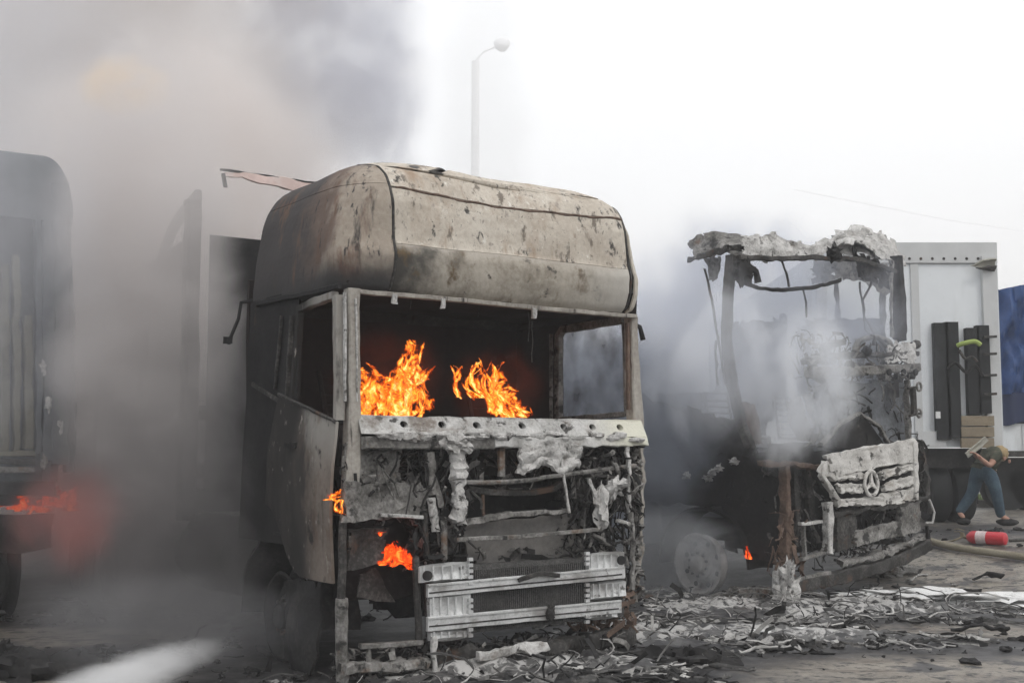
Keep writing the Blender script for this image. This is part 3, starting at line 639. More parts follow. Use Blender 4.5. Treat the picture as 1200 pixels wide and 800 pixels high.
for px, py in ((500, 674), (727, 656)):
    b = B(); b.lathe(F(px, py, -.165), [(.0, 0), (.032, 0), (.032, .02), (.0, .021)], (0, -1, 0), 14, cap=False); b.build("bolt_hole", 'char', t1)
for x, y0, y1 in ((551, 655, 744), (688, 648, 728)):            # rows of crimp teeth
    b = B()
    for k in range(14):
        yy = y0 + (y1 - y0) * k / 13
        if abs(yy - (690 if x < 600 else 672)) < 7 or abs(yy - (727 if x < 600 else 712)) < 7: continue
        b.box(F(x, yy, -.155), (.035, .02, .022), n=(1, 1, 1))
    b.build("crimp_teeth", 'alu', t1, smooth=False, kind='stuff')
# ---- lower left cavity frame, bumper beam
vert(487, 652, 491, 758, .024, 'dark', -.1, "frame_post", .008, 21)
vert(402, 610, 400, 720, .026, 'dark', -.05, "frame_post", .012, 22)
vert(400, 700, 401, 800, .04, 'mid', -.05, "frame_post", .022, 23, 14)
vert(508, 745, 510, 800, .022, 'ash', -.14, "frame_post", .012, 24)
b = B(); b.bar([F(422, 757, -.1), F(494, 752, -.1)], .03, .06); b.rough(.006, 8); b.build("lower_rail", 'mid', t1)
b = B(); b.bar([F(405, 783, -.1), F(500, 776, -.1)], .07, .08, step=.03); b.rough(.03, 9); b.build("lower_rail", 'mid', t1)
for x in (432, 460):
    vert(x, 757, x, 780, .018, 'mid', -.1, "rail_link", .01, x)
b = B(); b.bar([F(510, 775, -.05), F(620, 762, -.05), F(742, 745, -.05)], [.14, .12, .10], .12, step=.04); b.rough(.05, 6, 3); b.build("bumper_remains", 'dark', t1)
b = B(); b.bar([F(560, 770, -.2), F(600, 762, -.2), F(640, 757, -.2)], .06, .05, step=.03); b.rough(.03, 9); b.build("bumper_remains", 'ash', t1)
# ---- wheel and chassis under the door
def wheel(parent, c, axis, r_rim, m_rim, name="wheel", tyre=None):
    b = B(); R_ = r_rim
    b.lathe(c, [(R_ * .95, -.02), (R_ * .97, .0), (R_ * .93, .01), (R_ * .90, .03), (R_ * .93, .09), (R_ * 1.04, .11), (R_ * .96, .115), (R_ * .88, .08), (R_ * .80, .04), (R_ * .62, .03), (R_ * .52, .05), (R_ * .50, .075), (R_ * .44, .085), (R_ * .3, .085), (R_ * .29, .13), (R_ * .22, .15), (.001, .155)], axis, 36, cap=False)
    b.rough(.004, 9); o = b.build(name, m_rim, parent)
    ax = Vector(axis).normalized(); q = Vector((0, 0, 1)).rotation_difference(ax)
    for k in range(10):
        an = 2 * math.pi * k / 10; p = Vector(c) + q @ Vector((R_ * .385 * math.cos(an), R_ * .385 * math.sin(an), .09))
        bb = B(); bb.lathe(p, [(.014, 0), (.014, .025), (.002, .028)], axis, 6, cap=False); n = bb.build("wheel_nut", 'dark', o)
    for k in range(8):
        an = 2 * math.pi * (k + .5) / 8; p = Vector(c) + q @ Vector((R_ * .71, 0, 0)).xyz if False else Vector(c) + q @ Vector((R_ * .71 * math.cos(an), R_ * .71 * math.sin(an), .036))
        bb = B(); bb.lathe(p, [(.0, 0), (.026, 0), (.026, .006), (.0, .007)], axis, 10, cap=False); bb.build("rim_hole", 'char', o)
    return o
wheel(t1, (.16, 1.0, .31), (-1, 0, 0), .30, 'char')
b = B(); b.grid(lambda a, c: (-.0 + .35 * c, 1.0 - .62 * math.cos(a * math.pi), .28 + .62 * math.sin(a * math.pi)), 20, 4); b.rough(.03, 4); b.build("wheel_arch", 'char', t1, solid=.02)
b = B(); b.quad((-.03, .18, .62), (-.03, .75, .60), (-.0, .80, .06), (-.05, .25, .02), 14, 14, .03, 6, .05); b.rough(.04, 5); b.build("step_panel", 'char', t1, solid=.02)
b = B()
for u in (.75, 1.75): b.bar([(u, .2, .55), (u, 7.5, .6)], .07, .25, nrm=(0, 0, 1), step=.5)
for v in (1.8, 3.2, 4.5, 6): b.bar([(.75, v, .58), (1.75, v, .58)], .1, .15, nrm=(0, 0, 1), step=.3)
b.rough(.02, 4); b.build("chassis_frame", 'char', t1)
for v in (5.2, 6.4): wheel(t1, (.15, v, .32), (-1, 0, 0), .30, 'char')
b = B(); b.lathe((.35, 2.2, .62), [(.0, 0), (.3, 0), (.32, .05), (.32, 1.0), (.3, 1.05), (.0, 1.05)], (0, 1, 0), 20, cap=False); b.rough(.03, 4); b.build("fuel_tank", 'char', t1)

# ---- burnt semitrailer behind truck one
FT = Frame(T1.o.x, T1.o.y, T1.rz)
tr1 = thing("burned_trailer", T1.m @ Vector((0, 2.6, 0)), "skeleton of a burnt trailer fading into thick smoke behind the cream cab", "trailer", T1.rz)
def TL(u, v, z): return Vector((u, v - 2.6, z))
for u in (-.05, 2.5):
    b = B(); b.bar([TL(u, 2.75, .9), TL(u, 2.72, 2.4), TL(u, 2.75, 3.55)], .14, .12, nrm=(1, 0, 0), step=.15); b.rough(.02, 4); b.build("corner_post", 'char', tr1)
b = B(); b.quad(TL(0, 2.8, 1.0), TL(2.5, 2.8, 1.0), TL(2.5, 2.8, 3.4), TL(0, 2.8, 3.4), 20, 20, .08, 3, .05, .1); b.build("front_bulkhead", 'char', tr1, solid=.02)
for u in (0, 2.5):
    b = B(); b.bar(curve([TL(u, 2.75, 3.6), TL(u, 3.4, 3.4), TL(u, 4.0, 2.9), TL(u, 4.6, 2.75), TL(u, 6, 2.6), TL(u, 9, 2.5), TL(u, 13, 2.6)], 6), .10, .06, nrm=(1, 0, 0), step=.3); b.build("roof_rail", 'char', tr1)
for v in (4.1, 5.6, 7.1, 8.6, 10.1, 11.6, 13):
    b = B(); b.bar([TL(0, v, 1.1), TL(0, v, 2.7)], .1, .06, nrm=(1, 0, 0), step=.3); b.rough(.03, 3, v); b.build("side_post", 'char', tr1)
b = B(); b.quad(TL(.02, 2.8, 1.0), TL(.02, 13, 1.0), TL(.02, 13, 2.5), TL(.02, 2.8, 3.3), 40, 14, .03, 2, .1, .15); b.build("side_curtain", 'char', tr1, solid=.02)
b = B(); b.box(TL(1.25, 8, 1.05), (2.5, 10.6, .18), n=(4, 12, 1)); b.rough(.02, 3); b.build("load_floor", 'char', tr1)
for v in (10, 11.2, 12.4): 
    wheel(tr1, TL(.15, v, .4), (-1, 0, 0), .35, 'char')
b = B()
p0 = T1.i @ at(262, 203, 10.1); p1 = T1.i @ at(400, 226, 10.5); off = Vector((0, 2.6, 0))
b.bar([p0 - off, (p0 + p1) / 2 - off, p1 - off + Vector((0, 0, -.02))], [.03, .10, .12], .03, step=.05); b.rough(.015, 6); b.build("torn_roof_edge", 'redfade', tr1, label="torn faded red and white roof edge sticking out")
b = B(); b.tube(resample([p0 - off + Vector((-.03, 0, .03)), p1 - off + Vector((0, 0, .05))], .08), .012, 5); b.tube([p0 - off, p0 - off + Vector((.02, 0, -.12))], .02, 5); b.rough(.01, 9); b.build("roof_edge_lip", 'char', tr1)

# ================================================================== TRUCK TWO (collapsed cab with star grille)
F2 = T2.f; S2 = T2.s_
t2 = thing("burned_truck", T2.o, "smoking collapsed truck cab with white ash grille and round star emblem", "truck", T2.rz)
def bar2(name, pts, w_, m, d=.05, amp=.012, v=None, step=.05, side=False, label=None, seed=0):
    b = B()
    P_ = [(S2(p[0], p[1], p[2] if len(p) > 2 else 0) if side else F2(p[0], p[1], p[2] if len(p) > 2 else (v or 0))) for p in pts]
    b.bar(P_, w_, d, nrm=(1, 0, 0) if side else (0, 1, 0), step=step); b.rough(amp, 9, seed + pts[0][0]); return b.build(name, m, t2, label=label)
# roof wreck
def crumple(name, pts_a, pts_b, m, nu=40, nv=12, amp=.05, seed=0, hole=.15, solid=.012, label=None):
    A_ = curve(pts_a, 10); C_ = curve(pts_b, 10)
    def pick(L_, a): q = a * (len(L_) - 1); j = min(int(q), len(L_) - 2); return L_[j].lerp(L_[j + 1], q - j)
    b = B(); b.grid(lambda a, c: pick(A_, a).lerp(pick(C_, a), c), nu, nv, keep=lambda a, c: mn.noise(Vector((a * 9 + seed, c * 5, seed))) < 1 - hole * 2 and min(c, 1 - c, a, 1 - a) > .06 * (.6 + mn.noise(Vector((a * 12, c * 12, seed)))))
    b.rough(amp * .8, 4.5, seed); b.rough(amp * .35, 15, seed + 3); return b.build(name, m, t2, solid=solid, label=label)
crumple("roof_sheet", [F2(806, 288, 1.5), F2(830, 272, 1.2), F2(870, 276, .9), F2(900, 278, .6)], [F2(812, 304, 1.3), F2(840, 296, 1.0), F2(862, 300, .6), F2(905, 306, .5)], 'mid', 36, 10, .05, 1, .12)
crumple("roof_sheet", [F2(868, 276, .5), F2(900, 274, .5), F2(950, 284, .5), F2(990, 270, .5), F2(1020, 268, .5)], [F2(866, 300, .4), F2(905, 304, .4), F2(950, 302, .4), F2(1000, 300, .4), F2(1030, 305, .4)], 'ash', 50, 12, .06, 2, .15)
crumple("roof_sheet", [F2(975, 274, .8), F2(1000, 266, .8), F2(1030, 272, .7), F2(1062, 298, .6)], [F2(975, 290, .2), F2(1005, 284, .2), F2(1035, 300, .3), F2(1062, 325, .4)], 'ash', 40, 12, .07, 3, .12)
crumple("roof_sheet", [F2(1000, 290, .3), F2(1020, 300, .3), F2(1040, 320, .3)], [F2(1008, 330, .5), F2(1028, 335, .4), F2(1052, 345, .4)], 'dark', 30, 12, .07, 4, .2)
crumple("roof_lining", [F2(950, 300, 1.2), F2(1000, 300, 1.2), F2(1050, 310, 1.2)], [F2(955, 335, 1.3), F2(1000, 330, 1.3), F2(1045, 345, 1.3)], 'mid', 30, 12, .08, 5, .2)
bar2("roof_header", [(866, 302, .35), (900, 303, .3), (950, 302, .3), (1005, 304, .3), (1050, 318, .3)], .05, 'dark', .05, .016)
bar2("roof_bow", [(808, 304, 1.4), (835, 296, 1.0), (856, 290, .6), (880, 292, .5)], .06, 'dark', .06, .03)
b = B(); b.tube(curve([F2(862, 325, .4), F2(885, 336, .4), F2(920, 339, .4), F2(955, 336, .4), F2(985, 328, .4)], 8), .022, 6); b.rough(.015, 7); b.build("sagging_tube", 'char', t2)
b = B(); b.lump(F2(872, 318, .35), (.10, .08, .12), .5, 16, 12, 4, 7); b.tube([F2(868, 305, .35), F2(886, 318, .35), F2(888, 332, .35)], .035, 6); b.rough(.03, 10); b.build("melted_visor", 'char', t2)
b = B(); b.lump(F2(978, 296, .25), (.09, .07, .07), .6, 14, 10, 4, 8); b.rough(.02, 10); b.build("melted_visor", 'char', t2)
# pillars
bar2("windscreen_pillar", [(857, 300, .55), (853, 345, .5), (851, 400, .45), (858, 450, .35), (870, 500, .2), (880, 525, .1)], [.085, .08, .08, .085, .08], 'dark', .10, .008)
bar2("pillar_strip", [(826, 315, .9), (834, 350, .8), (842, 400, .7), (850, 450, .5)], .02, 'dark', .02, .008)
bar2("windscreen_pillar", [(1050, 300, .35), (1054, 350, .35), (1054, 398, .3)], [.10, .13, .13], 'char', .12, .015)
bar2("pillar_strip", [(1046, 305, .3), (1044, 350, .3), (1046, 395, .3)], .03, 'mid', .03, .02)
bar2("rear_post", [(1034, 320, 1.5), (1034, 395, 1.5)], .07, 'dark', .06, .02)
bar2("rear_post", [(980, 330, 1.8), (984, 400, 1.8)], .05, 'dark', .05, .02)
for k, pts in enumerate(([(916, 305, .5), (922, 320, .5), (924, 336, .5)], [(1019, 305, .4), (1021, 330, .45), (1011, 352, .5), (1014, 385, .5), (1025, 395, .5)], [(942, 340, .6), (944, 355, .6), (945, 372, .6)], [(1008, 330, .5), (1012, 370, .5), (1030, 398, .5)], [(838, 400, .6), (841, 450, .5)])):
    b = B(); b.tube(resample([F2(*p) for p in pts], .05), .012, 5); b.rough(.015, 8, k); b.build("hanging_wire", 'dark', t2)
crumple("cab_side_rag", [F2(825, 300, 1.2), F2(829, 330, 1.2)], [F2(845, 300, 1.1), F2(842, 325, 1.1)], 'mid', 10, 6, .03, 9, .1)
# dash beams and firewall
bar2("dash_beam", [(948, 436, .1), (1000, 435, .1), (1074, 430, .1)], [.10, .10, .09], 'mid', .12, .010, label="battered dash crossbeam")
bar2("dash_beam", [(955, 418, .2), (1010, 416, .2), (1072, 414, .2)], [.06, .05, .06], 'dark', .12, .018)
b = B(); junk(b, F2(950, 432, .0), (F2(1074, 410, .0).x, .3, F2(1074, 410, 0).z), 60, 5, vert=0); b.build("burnt_wiring", 'mid', t2, smooth=False, kind='stuff')
b = B(); b.tube(curve([F2(1001, 412, .15), F2(1006, 400, .2), F2(1022, 395, .25), F2(1040, 399, .2), F2(1048, 412, .15)], 8), .03, 8); b.rough(.008, 9); b.build("steering_wheel", 'mid', t2)
crumple("heater_cover", [F2(1040, 402, .2), F2(1056, 400, .2), F2(1074, 404, .2)], [F2(1040, 424, .1), F2(1056, 424, .1), F2(1074, 424, .1)], 'ash', 14, 10, .05, 11, .1)
for px in (992, 1041, 1058, 1072):
    b = B(); b.lathe(F2(px, 436, .02), [(0, 0), (.035, 0), (.04, .02), (.0, .021)], (0, -1, 0), 12, cap=False); b.build("bolt_hole", 'char', t2)
b = B(); b.quad(F2(952, 448, .25), F2(1064, 444, .25), F2(1066, 528, .2), F2(955, 532, .2), 40, 30, .03, 6, .04, .06); b.rough(.03, 5); b.build("firewall", mat("blue_grey_ash_panel", [(.3, (.07, .075, .08)), (.5, (.17, .18, .195)), (.7, (.34, .355, .375))], 3, 8, 30, .3, .85, .5, over=[((.04, .042, .05), 'n', (4, 4, 4), .6, .68)]), t2, solid=.03)
def tri(name, pts, v, m, th=.06):
    b = B(); P_ = [F2(x, y, v) for x, y in pts]; n = len(P_); b.add(P_ + [p + Vector((0, th, 0)) for p in P_], [tuple(range(n)), tuple(range(2 * n - 1, n - 1, -1))] + [(i, i + n, (i + 1) % n + n, (i + 1) % n) for i in range(n)]); return b.build(name, m, t2, smooth=False)
tri("intake_opening", [(963, 524), (975, 505), (990, 494), (1006, 486), (1018, 494), (1028, 508), (1036, 520), (1020, 528)], .10, 'char')
bar2("intake_edge", [(962, 520, .05), (985, 496, .05), (1007, 484, .05), (1030, 500, .05), (1040, 518, .05)], .03, 'mid', .05, .015)
tri("duct_opening", [(1042, 450), (1053, 448), (1054, 465), (1044, 468)], .15, 'char')
tri("duct_opening", [(983, 450), (992, 450), (996, 470), (986, 465)], .15, 'dark')
b = B(); b.quad((.95, 1.9, 1.9), (2.45, 1.9, 1.9), (2.4, 1.75, 3.15), (1.25, 1.75, 3.0), 34, 30, .07, 12, .05, .10); b.rough(.05, 5, 3); b.build("back_wall", 'smoked_panel', t2, solid=.02, label="upper cab back wall, blue grey with soot")
b = B(); b.quad((2.46, .4, 1.7), (2.46, 1.8, 1.7), (2.42, 1.75, 3.1), (2.44, .45, 3.05), 24, 24, .08, 14, .04, .22); b.rough(.05, 5, 6); b.build("side_wall", 'smoked_panel', t2, solid=.02)
for k in range(26):
    rr = random.Random(500 + k); px, py = rr.uniform(950, 1072), rr.uniform(402, 446); c = F2(px, py, rr.uniform(.05, .4)); b = B()
    if k % 3 == 0: b.box(c, (rr.uniform(.08, .25), rr.uniform(.08, .2), rr.uniform(.03, .10)), Matrix.Rotation(rr.uniform(-.4, .4), 3, 'Y'), n=(5, 3, 3)); b.rough(.012, 12, k)
    elif k % 3 == 1: b.tube(curve([c, c + Vector((rr.uniform(.05, .2), 0, rr.uniform(-.05, .08))), c + Vector((rr.uniform(.2, .4), .05, rr.uniform(-.08, .05)))], 5), rr.uniform(.012, .03), 7); b.rough(.006, 12, k)
    else: b.lathe(c, [(.0, 0), (.05, 0), (.055, .05), (.04, .09), (.0, .1)], (rr.gauss(0, .5), -1, rr.gauss(0, .4)), 12, cap=False); b.rough(.008, 14, k)
    b.build("dash_part", ('dark', 'mid', 'char', 'dark')[k % 4], t2)
bar2("firewall_rib", [(1062, 445, .1), (1064, 500, .1), (1066, 520, .1)], .06, 'mid', .06, .02)
b = B(); b.tube([F2(1070, 455, .0), F2(1071, 485, .0)], .035, 8); b.tube([F2(1064, 455, 0), F2(1075, 453, 0)], .015, 6); b.tube([F2(1066, 487, 0), F2(1077, 484, 0)], .015, 6); b.rough(.006, 9); b.build("mirror_arm", 'dark', t2)
for py in (453, 484):
    b = B(); c = F2(1077, py, -.02)
    b.tube([c + Vector((.045 * math.cos(k * .5236), 0, .045 * math.sin(k * .5236))) for k in range(13)], .014, 6); b.build("hinge_ring", 'mid', t2)
# pale torn strips hanging at the door opening
for k, (a_, c_, m) in enumerate((([(868, 470), (876, 500), (884, 522)], [(885, 472), (890, 498), (893, 520)], 'brown'), ([(920, 470), (925, 495), (935, 518)], [(938, 465), (945, 490), (958, 515)], 'mid'), ([(940, 460), (948, 485), (955, 505)], [(958, 460), (962, 480), (968, 498)], 'mid'))):
    crumple("torn_strip", [F2(x, y, .3) for x, y in a_], [F2(x, y, .25) for x, y in c_], m, 20, 6, .03, 20 + k, .1)
# star grille
GV = -.12
def gq(name, pts, m='ash', th=.05, v=GV, label=None, seed=0):
    P_ = [F2(x, y, v) for x, y in pts]
    b = B(); b.quad(P_[0], P_[1], P_[2], P_[3], 26, 12, .035, seed, .01); b.rough(.014, 8, seed); b.rough(.010, 22, seed); return b.build(name, m, t2, solid=th, label=label)
gq("grille_hood", [(966, 533), (1074, 513), (1073, 540), (974, 558)], 'grille_ash', label="white ash covered upper grille panel", seed=1)
gq("grille_bar", [(962, 553), (1012, 553), (1010, 561), (975, 562)], 'grille_ash', seed=2); gq("grille_bar", [(978, 567), (1008, 566), (1010, 577), (984, 577)], 'grille_ash', seed=3); gq("grille_bar", [(974, 586), (1060, 580), (1058, 590), (980, 593)], 'grille_ash', seed=4)
gq("grille_bar", [(1030, 553), (1072, 541), (1072, 549), (1032, 562)], 'grille_ash', seed=5); gq("grille_bar", [(1034, 568), (1072, 556), (1072, 566), (1036, 577)], 'grille_ash', seed=6); gq("grille_bar", [(1032, 580), (1072, 571), (1072, 586), (1034, 588)], 'grille_ash', seed=7)
bar2("grille_edge", [(968, 540, -.14), (962, 556, -.14), (974, 575, -.14), (982, 590, -.14)], .05, 'grille_ash', .06, .02); bar2("grille_edge", [(1071, 516, -.14), (1072, 550, -.14), (1072, 585, -.14)], .06, 'grille_ash', .06, .02)
tri("grille_back", [(970, 540), (1070, 520), (1070, 586), (984, 592)], .02, 'char', .04)
ec = F2(1021, 566, -.17)
b = B(); b.tube([ec + Vector((.115 * math.cos(2 * math.pi * k / 28), 0, .125 * math.sin(2 * math.pi * k / 28))) for k in range(29)], .02, 8, cap=False)
for an in (90, 210, 330):
    a = R(an); b.bar([ec, ec + Vector((.11 * math.cos(a), 0, .12 * math.sin(a)))], [.05, .014], .025, step=.02)
b.rough(.006, 12); b.build("star_emblem", 'grille_ash', t2, label="round three pointed star emblem under ash")
crumple("grille_flap", [F2(958, 552, -.15), F2(962, 544, -.15), F2(970, 540, -.15)], [F2(966, 560, -.1), F2(972, 556, -.1), F2(978, 548, -.1)], 'grille_ash', 10, 6, .02, 31, 0)
# lower front
bar2("corner_post", [(919, 545, .05), (921, 610, .05), (920, 682, .02)], [.07, .09, .07], 'brown', .10, .02); bar2("corner_post", [(930, 545, .1), (932, 600, .1), (931, 640, .1)], .06, 'dark', .08, .02); bar2("corner_post", [(944, 548, .15), (950, 600, .15), (952, 612, .15)], .09, 'dark', .06, .02)
bar2("corner_rail", [(893, 543, .05), (920, 543, .0), (960, 548, .0)], .05, 'brown', .08, .03)
bar2("lamp_frame", [(937, 614, -.05), (962, 611, -.05)], .03, 'ash', .05, .008); bar2("lamp_frame", [(941, 616, -.05), (943, 655, -.05)], .025, 'mid', .05, .008); bar2("lamp_frame", [(938, 655, -.05), (975, 645, -.05)], .03, 'mid', .05, .01)
bar2("bumper_bracket", [(969, 588, -.08), (971, 612, -.08), (970, 648, -.08)], [.10, .10, .07], 'ash', .08, .02)
gq("bumper_panel", [(978, 600), (1000, 596), (1000, 640), (978, 646)], 'dark', .06, -.06)
gq("bumper_panel", [(1000, 623), (1050, 610), (1050, 628), (1000, 640)], 'mid', .05, -.1, seed=9)
gq("bumper_panel", [(1052, 588), (1076, 582), (1076, 622), (1054, 628)], 'mid', .06, -.08, seed=10)
bar2("bumper_rail", [(975, 604, -.1), (1010, 598, -.1), (1055, 590, -.1), (1086, 582, -.1)], .04, 'dark', .06, .03)
bar2("bumper_bar", [(931, 688, -.15), (975, 678, -.15), (1030, 664, -.12), (1060, 652, -.1), (1087, 638, -.1)], [.12, .13, .12, .13], 'dark', .10, .015, label="long hanging bumper bar, lower at the near end")
bar2("bumper_bar", [(935, 680, -.17), (972, 672, -.17)], .06, 'mid', .04, .01)
bar2("bumper_bar", [(985, 660, -.1), (1035, 648, -.1), (1080, 628, -.1)], .05, 'mid', .10, .04)
bar2("side_bracket", [(1089, 585, .0), (1095, 600, .0), (1093, 612, .0)], .02, 'ash', .02, .004); bar2("side_bracket", [(1085, 612, .0), (1093, 612, .0)], .02, 'ash', .02, .004); bar2("side_bracket", [(1086, 616, .0), (1088, 632, .0)], .04, 'char', .04, .01)
bar2("corner_post", [(1076, 515, .1), (1082, 560, .1), (1083, 600, .1)], .08, 'dark', .12, .04)
for k, (x0, y0, x1, y1, n, m, v0, v1) in enumerate(((912, 545, 985, 670, 70, 'dark', .1, .3), (985, 595, 1080, 650, 60, 'dark', .0, .2), (950, 448, 1068, 520, 50, 'mid', .1, .3), (915, 600, 945, 690, 30, 'brown', -.05, .1), (1000, 640, 1080, 655, 30, 'mid', -.1, .1), (955, 400, 1074, 440, 60, 'mid', .1, .5), (1062, 510, 1088, 600, 40, 'dark', 0, .2))):
    a = F2(x0, y1, v0); c = F2(x1, y0, v0); b = junk(B(), (a.x, v0, a.z), (c.x, v1, c.z), int(n * 1.8), 300 + k, r=(.003, .010)); b.build("burnt_wiring", 'scrapmix' if m in ('dark', 'mid') else m, t2, smooth=False, kind='stuff')
b = B(); b.box((1.3, .35, 1.0), (2.3, .06, 1.1), n=(14, 1, 8)); b.rough(.04, 3); b.build("engine_bulkhead", 'char', t2)
b = B(); b.lump(F2(922, 696, -.1), (.10, .12, .22), .6, 22, 16, 5, 2); b.rough(.03, 12); b.build("melted_ash_drip", 'ash', t2, label="white melted mass hanging to the ground")
# side: door remains, arch, wheel, tanks, chassis
wheel(t2, (-.02, 1.10, .30), (-1, 0, 0), .31, mat("ash_grey_rim", [(.3, (.24, .23, .22)), (.5, (.35, .34, .33)), (.7, (.44, .43, .415))], 4, 8, 40, .3, .8, .3, over=[((.14, .13, .125), 'n', (5, 5, 5), .50, .66), ((.05, .048, .045), 'n', (12, 12, 12), .60, .70)]))
b = B(); b.grid(lambda a, c: (-.05 + .4 * c, 1.10 - .60 * math.cos(a * math.pi), .28 + .60 * math.sin(a * math.pi)), 22, 4); b.rough(.02, 4); b.build("wheel_arch", 'char', t2, solid=.03)
b = B(); b.quad((.02, .1, .35), (.02, .85, .45), (.02, .85, 1.5), (.02, .12, 1.5), 20, 24, .04, 3, .03, .1); b.rough(.04, 4); b.build("door", 'char', t2, solid=.02)
b = B(); b.quad((.02, .75, .9), (.02, 2.1, .9), (.02, 2.2, 1.45), (.02, .75, 1.55), 20, 12, .04, 4, .05, .1); b.rough(.05, 4); b.build("side_panel", 'char', t2, solid=.02)
b = B(); b.box((.3, 2.9, .75), (.6, 1.3, .65), n=(4, 8, 4)); b.rough(.05, 4); b.build("fuel_tank", 'char', t2)
b = B()
for u in (.75, 1.75): b.bar([(u, .3, .6), (u, 7.0, .65)], .07, .25, nrm=(0, 0, 1), step=.5)
b.rough(.02, 4); b.build("chassis_frame", 'char', t2)
for v in (5.0, 6.3): wheel(t2, (.1, v, .32), (-1, 0, 0), .3, 'char')
b = B(); b.quad((.02, .25, 1.4), (.02, 2.1, 1.4), (.02, 2.1, 2.15), (.02, .45, 1.72), 26, 14, .10, 8, .04, .12); b.rough(.05, 5); b.build("side_panel", 'char', t2, solid=.02)
b = B(); b.quad((.3, 2.0, 1.0), (2.3, 2.0, 1.0), (2.3, 2.0, 2.2), (.3, 2.0, 2.1), 16, 10, .06, 3, .1, .1); b.rough(.05, 4); b.build("back_wall", 'char', t2, solid=.02)
for k in range(2):
    u0 = .55 + 1.2 * k; b = B()
    for du in (-.2, .2): b.tube([(u0 + du, .8, 1.3), (u0 + du, .85, 1.6), (u0 + du, 1.3, 1.62), (u0 + du, 1.4, 2.1)], .02, 6)
    for q in range(7): b.tube([(u0 - .22, 1.3 + .02 * q, 1.66 + q * .07), (u0 + .22, 1.3 + .02 * q, 1.66 + q * .07)], .01, 5)
    b.rough(.025, 5, k); b.build("seat_frame", 'char', t2)
for k, (x, y) in enumerate(((835, 553), (842, 548), (860, 540), (830, 560), (804, 557))):
    b = B(); b.lump(S2(x, y, -.05), (.04, .05, .03), .8, 10, 8, 5, k); b.build("ash_flake", 'ash', t2)
# trailer of truck two, low burnt bed
tr2 = thing("burned_trailer", T2.m @ Vector((0, 2.9, 0)), "low charred trailer bed in dark smoke between the two burnt cabs", "trailer", T2.rz)
b = B(); b.box((1.25, 4.5, 1.15), (2.5, 9, .2), n=(4, 12, 1)); b.rough(.04, 3); b.build("load_floor", 'char', tr2)
b = B(); b.quad((0, .1, 1.2), (0, 9, 1.2), (0, 9, 1.9), (0, .1, 2.1), 30, 8, .06, 5, .1, .2); b.rough(.06, 3); b.build("side_boards", 'char', tr2, solid=.03)
for v in (.1, 2.3, 4.5, 6.7, 9):
    b = B(); b.bar([(0, v, 1.2), (0, v, 2.3)], .1, .07, nrm=(1, 0, 0), step=.3); b.rough(.03, 3); b.build("side_post", 'char', tr2)
for v in (6.0, 7.2, 8.4): wheel(tr2, (.1, v, .38), (-1, 0, 0), .34, 'char')

# ================================================================== TRUCK THREE (left edge)
T3 = Frame(-5.85, 9.0, R(34))
t3 = thing("burned_truck", T3.o, "tall charred truck cut by the left edge with fire glowing under it", "truck", T3.rz)
G3 = T3.f
m3 = mat("blue_grey_smoked_metal", [(.3, (.06, .066, .072)), (.6, (.12, .13, .14)), (.8, (.2, .21, .22))], 2, 8, 24, .3, .8, .3)
m3s = mat("yellowed_ash_strip", [(.3, (.08, .075, .06)), (.6, (.17, .16, .125)), (.8, (.28, .26, .21))], 4, 8, 24, .3, .8, .3)
b = B()
def t3body(a, c):
    z = 2.95 + .0 * c; 
    th = c * math.pi / 2
    return None
b = B()
b.grid(lambda a, c: (.02 + 2.46 * a - (0 if a < .5 else .22 * (a - .5) * 2 * (1 - math.cos(c * math.pi / 2))), .25 * (1 - math.cos(c * math.pi / 2)) + .02 * mn.noise(Vector((a * 4, c * 3, 2))), 3.42 + .6 * math.sin(c * math.pi / 2)), 24, 10)
b.build("roof_front_panel", m3, t3, solid=.02)
b = B(); b.grid(lambda a, c: (2.48 - .22 * (1 - math.cos(c * math.pi / 2)), .0 + 2.0 * a + .25 * (1 - math.cos(c * math.pi / 2)) * (1 - a), 3.42 + .6 * math.sin(c * math.pi / 2)), 16, 10); b.build("roof_side_panel", m3, t3, solid=.02)
b = B(); b.quad((.05, .3, 4.01), (2.3, .3, 4.01), (2.3, 2.0, 4.01), (.05, 2.0, 4.01), 8, 8); b.build("roof_panel", m3, t3, solid=.02)
b = B(); b.box((1.25, .4, 2.3), (2.3, .06, 2.6), n=(10, 1, 12)); b.rough(.03, 3); b.build("front_wall", m3, t3)
b = B(); b.box((2.45, 1.1, 2.4), (.06, 1.9, 2.4), n=(1, 10, 12)); b.rough(.03, 3); b.build("side_wall", m3, t3)
for k, (px, y0, y1, ww, m) in enumerate(((18, 300, 528, .06, m3s), (32, 370, 525, .07, m3s), (4, 310, 530, .07, m3s), (44, 250, 530, .05, m3), (56, 240, 540, .10, m3), (69, 215, 545, .14, m3))):
    b = B(); b.bar([G3(px, y0, .05), G3(px + 1, (y0 + y1) / 2, .02), G3(px, y1, .0)], ww, .10, step=.08); b.rough(.02, 5, k); b.build("front_strut", m, t3)
for k, y in enumerate((532, 541, 550)):
    b = B(); b.bar([G3(-60, y - 2, -.05), G3(40, y, -.05)], .045, .06); b.rough(.012, 6, k); b.build("grille_bar", (m3s, 'dark', 'mid')[k], t3)
b = B(); b.bar([G3(75, 215, .1), G3(77, 300, .1), G3(80, 400, .05), G3(82, 470, .05), G3(80, 553, .05)], .08, .1); b.rough(.02, 5); b.build("edge_post", m3, t3)
b = B(); b.box(G3(82, 490, .1), (.08, .1, .28), n=(2, 2, 4)); b.rough(.02, 6); b.build("door_hinge", 'char', t3)
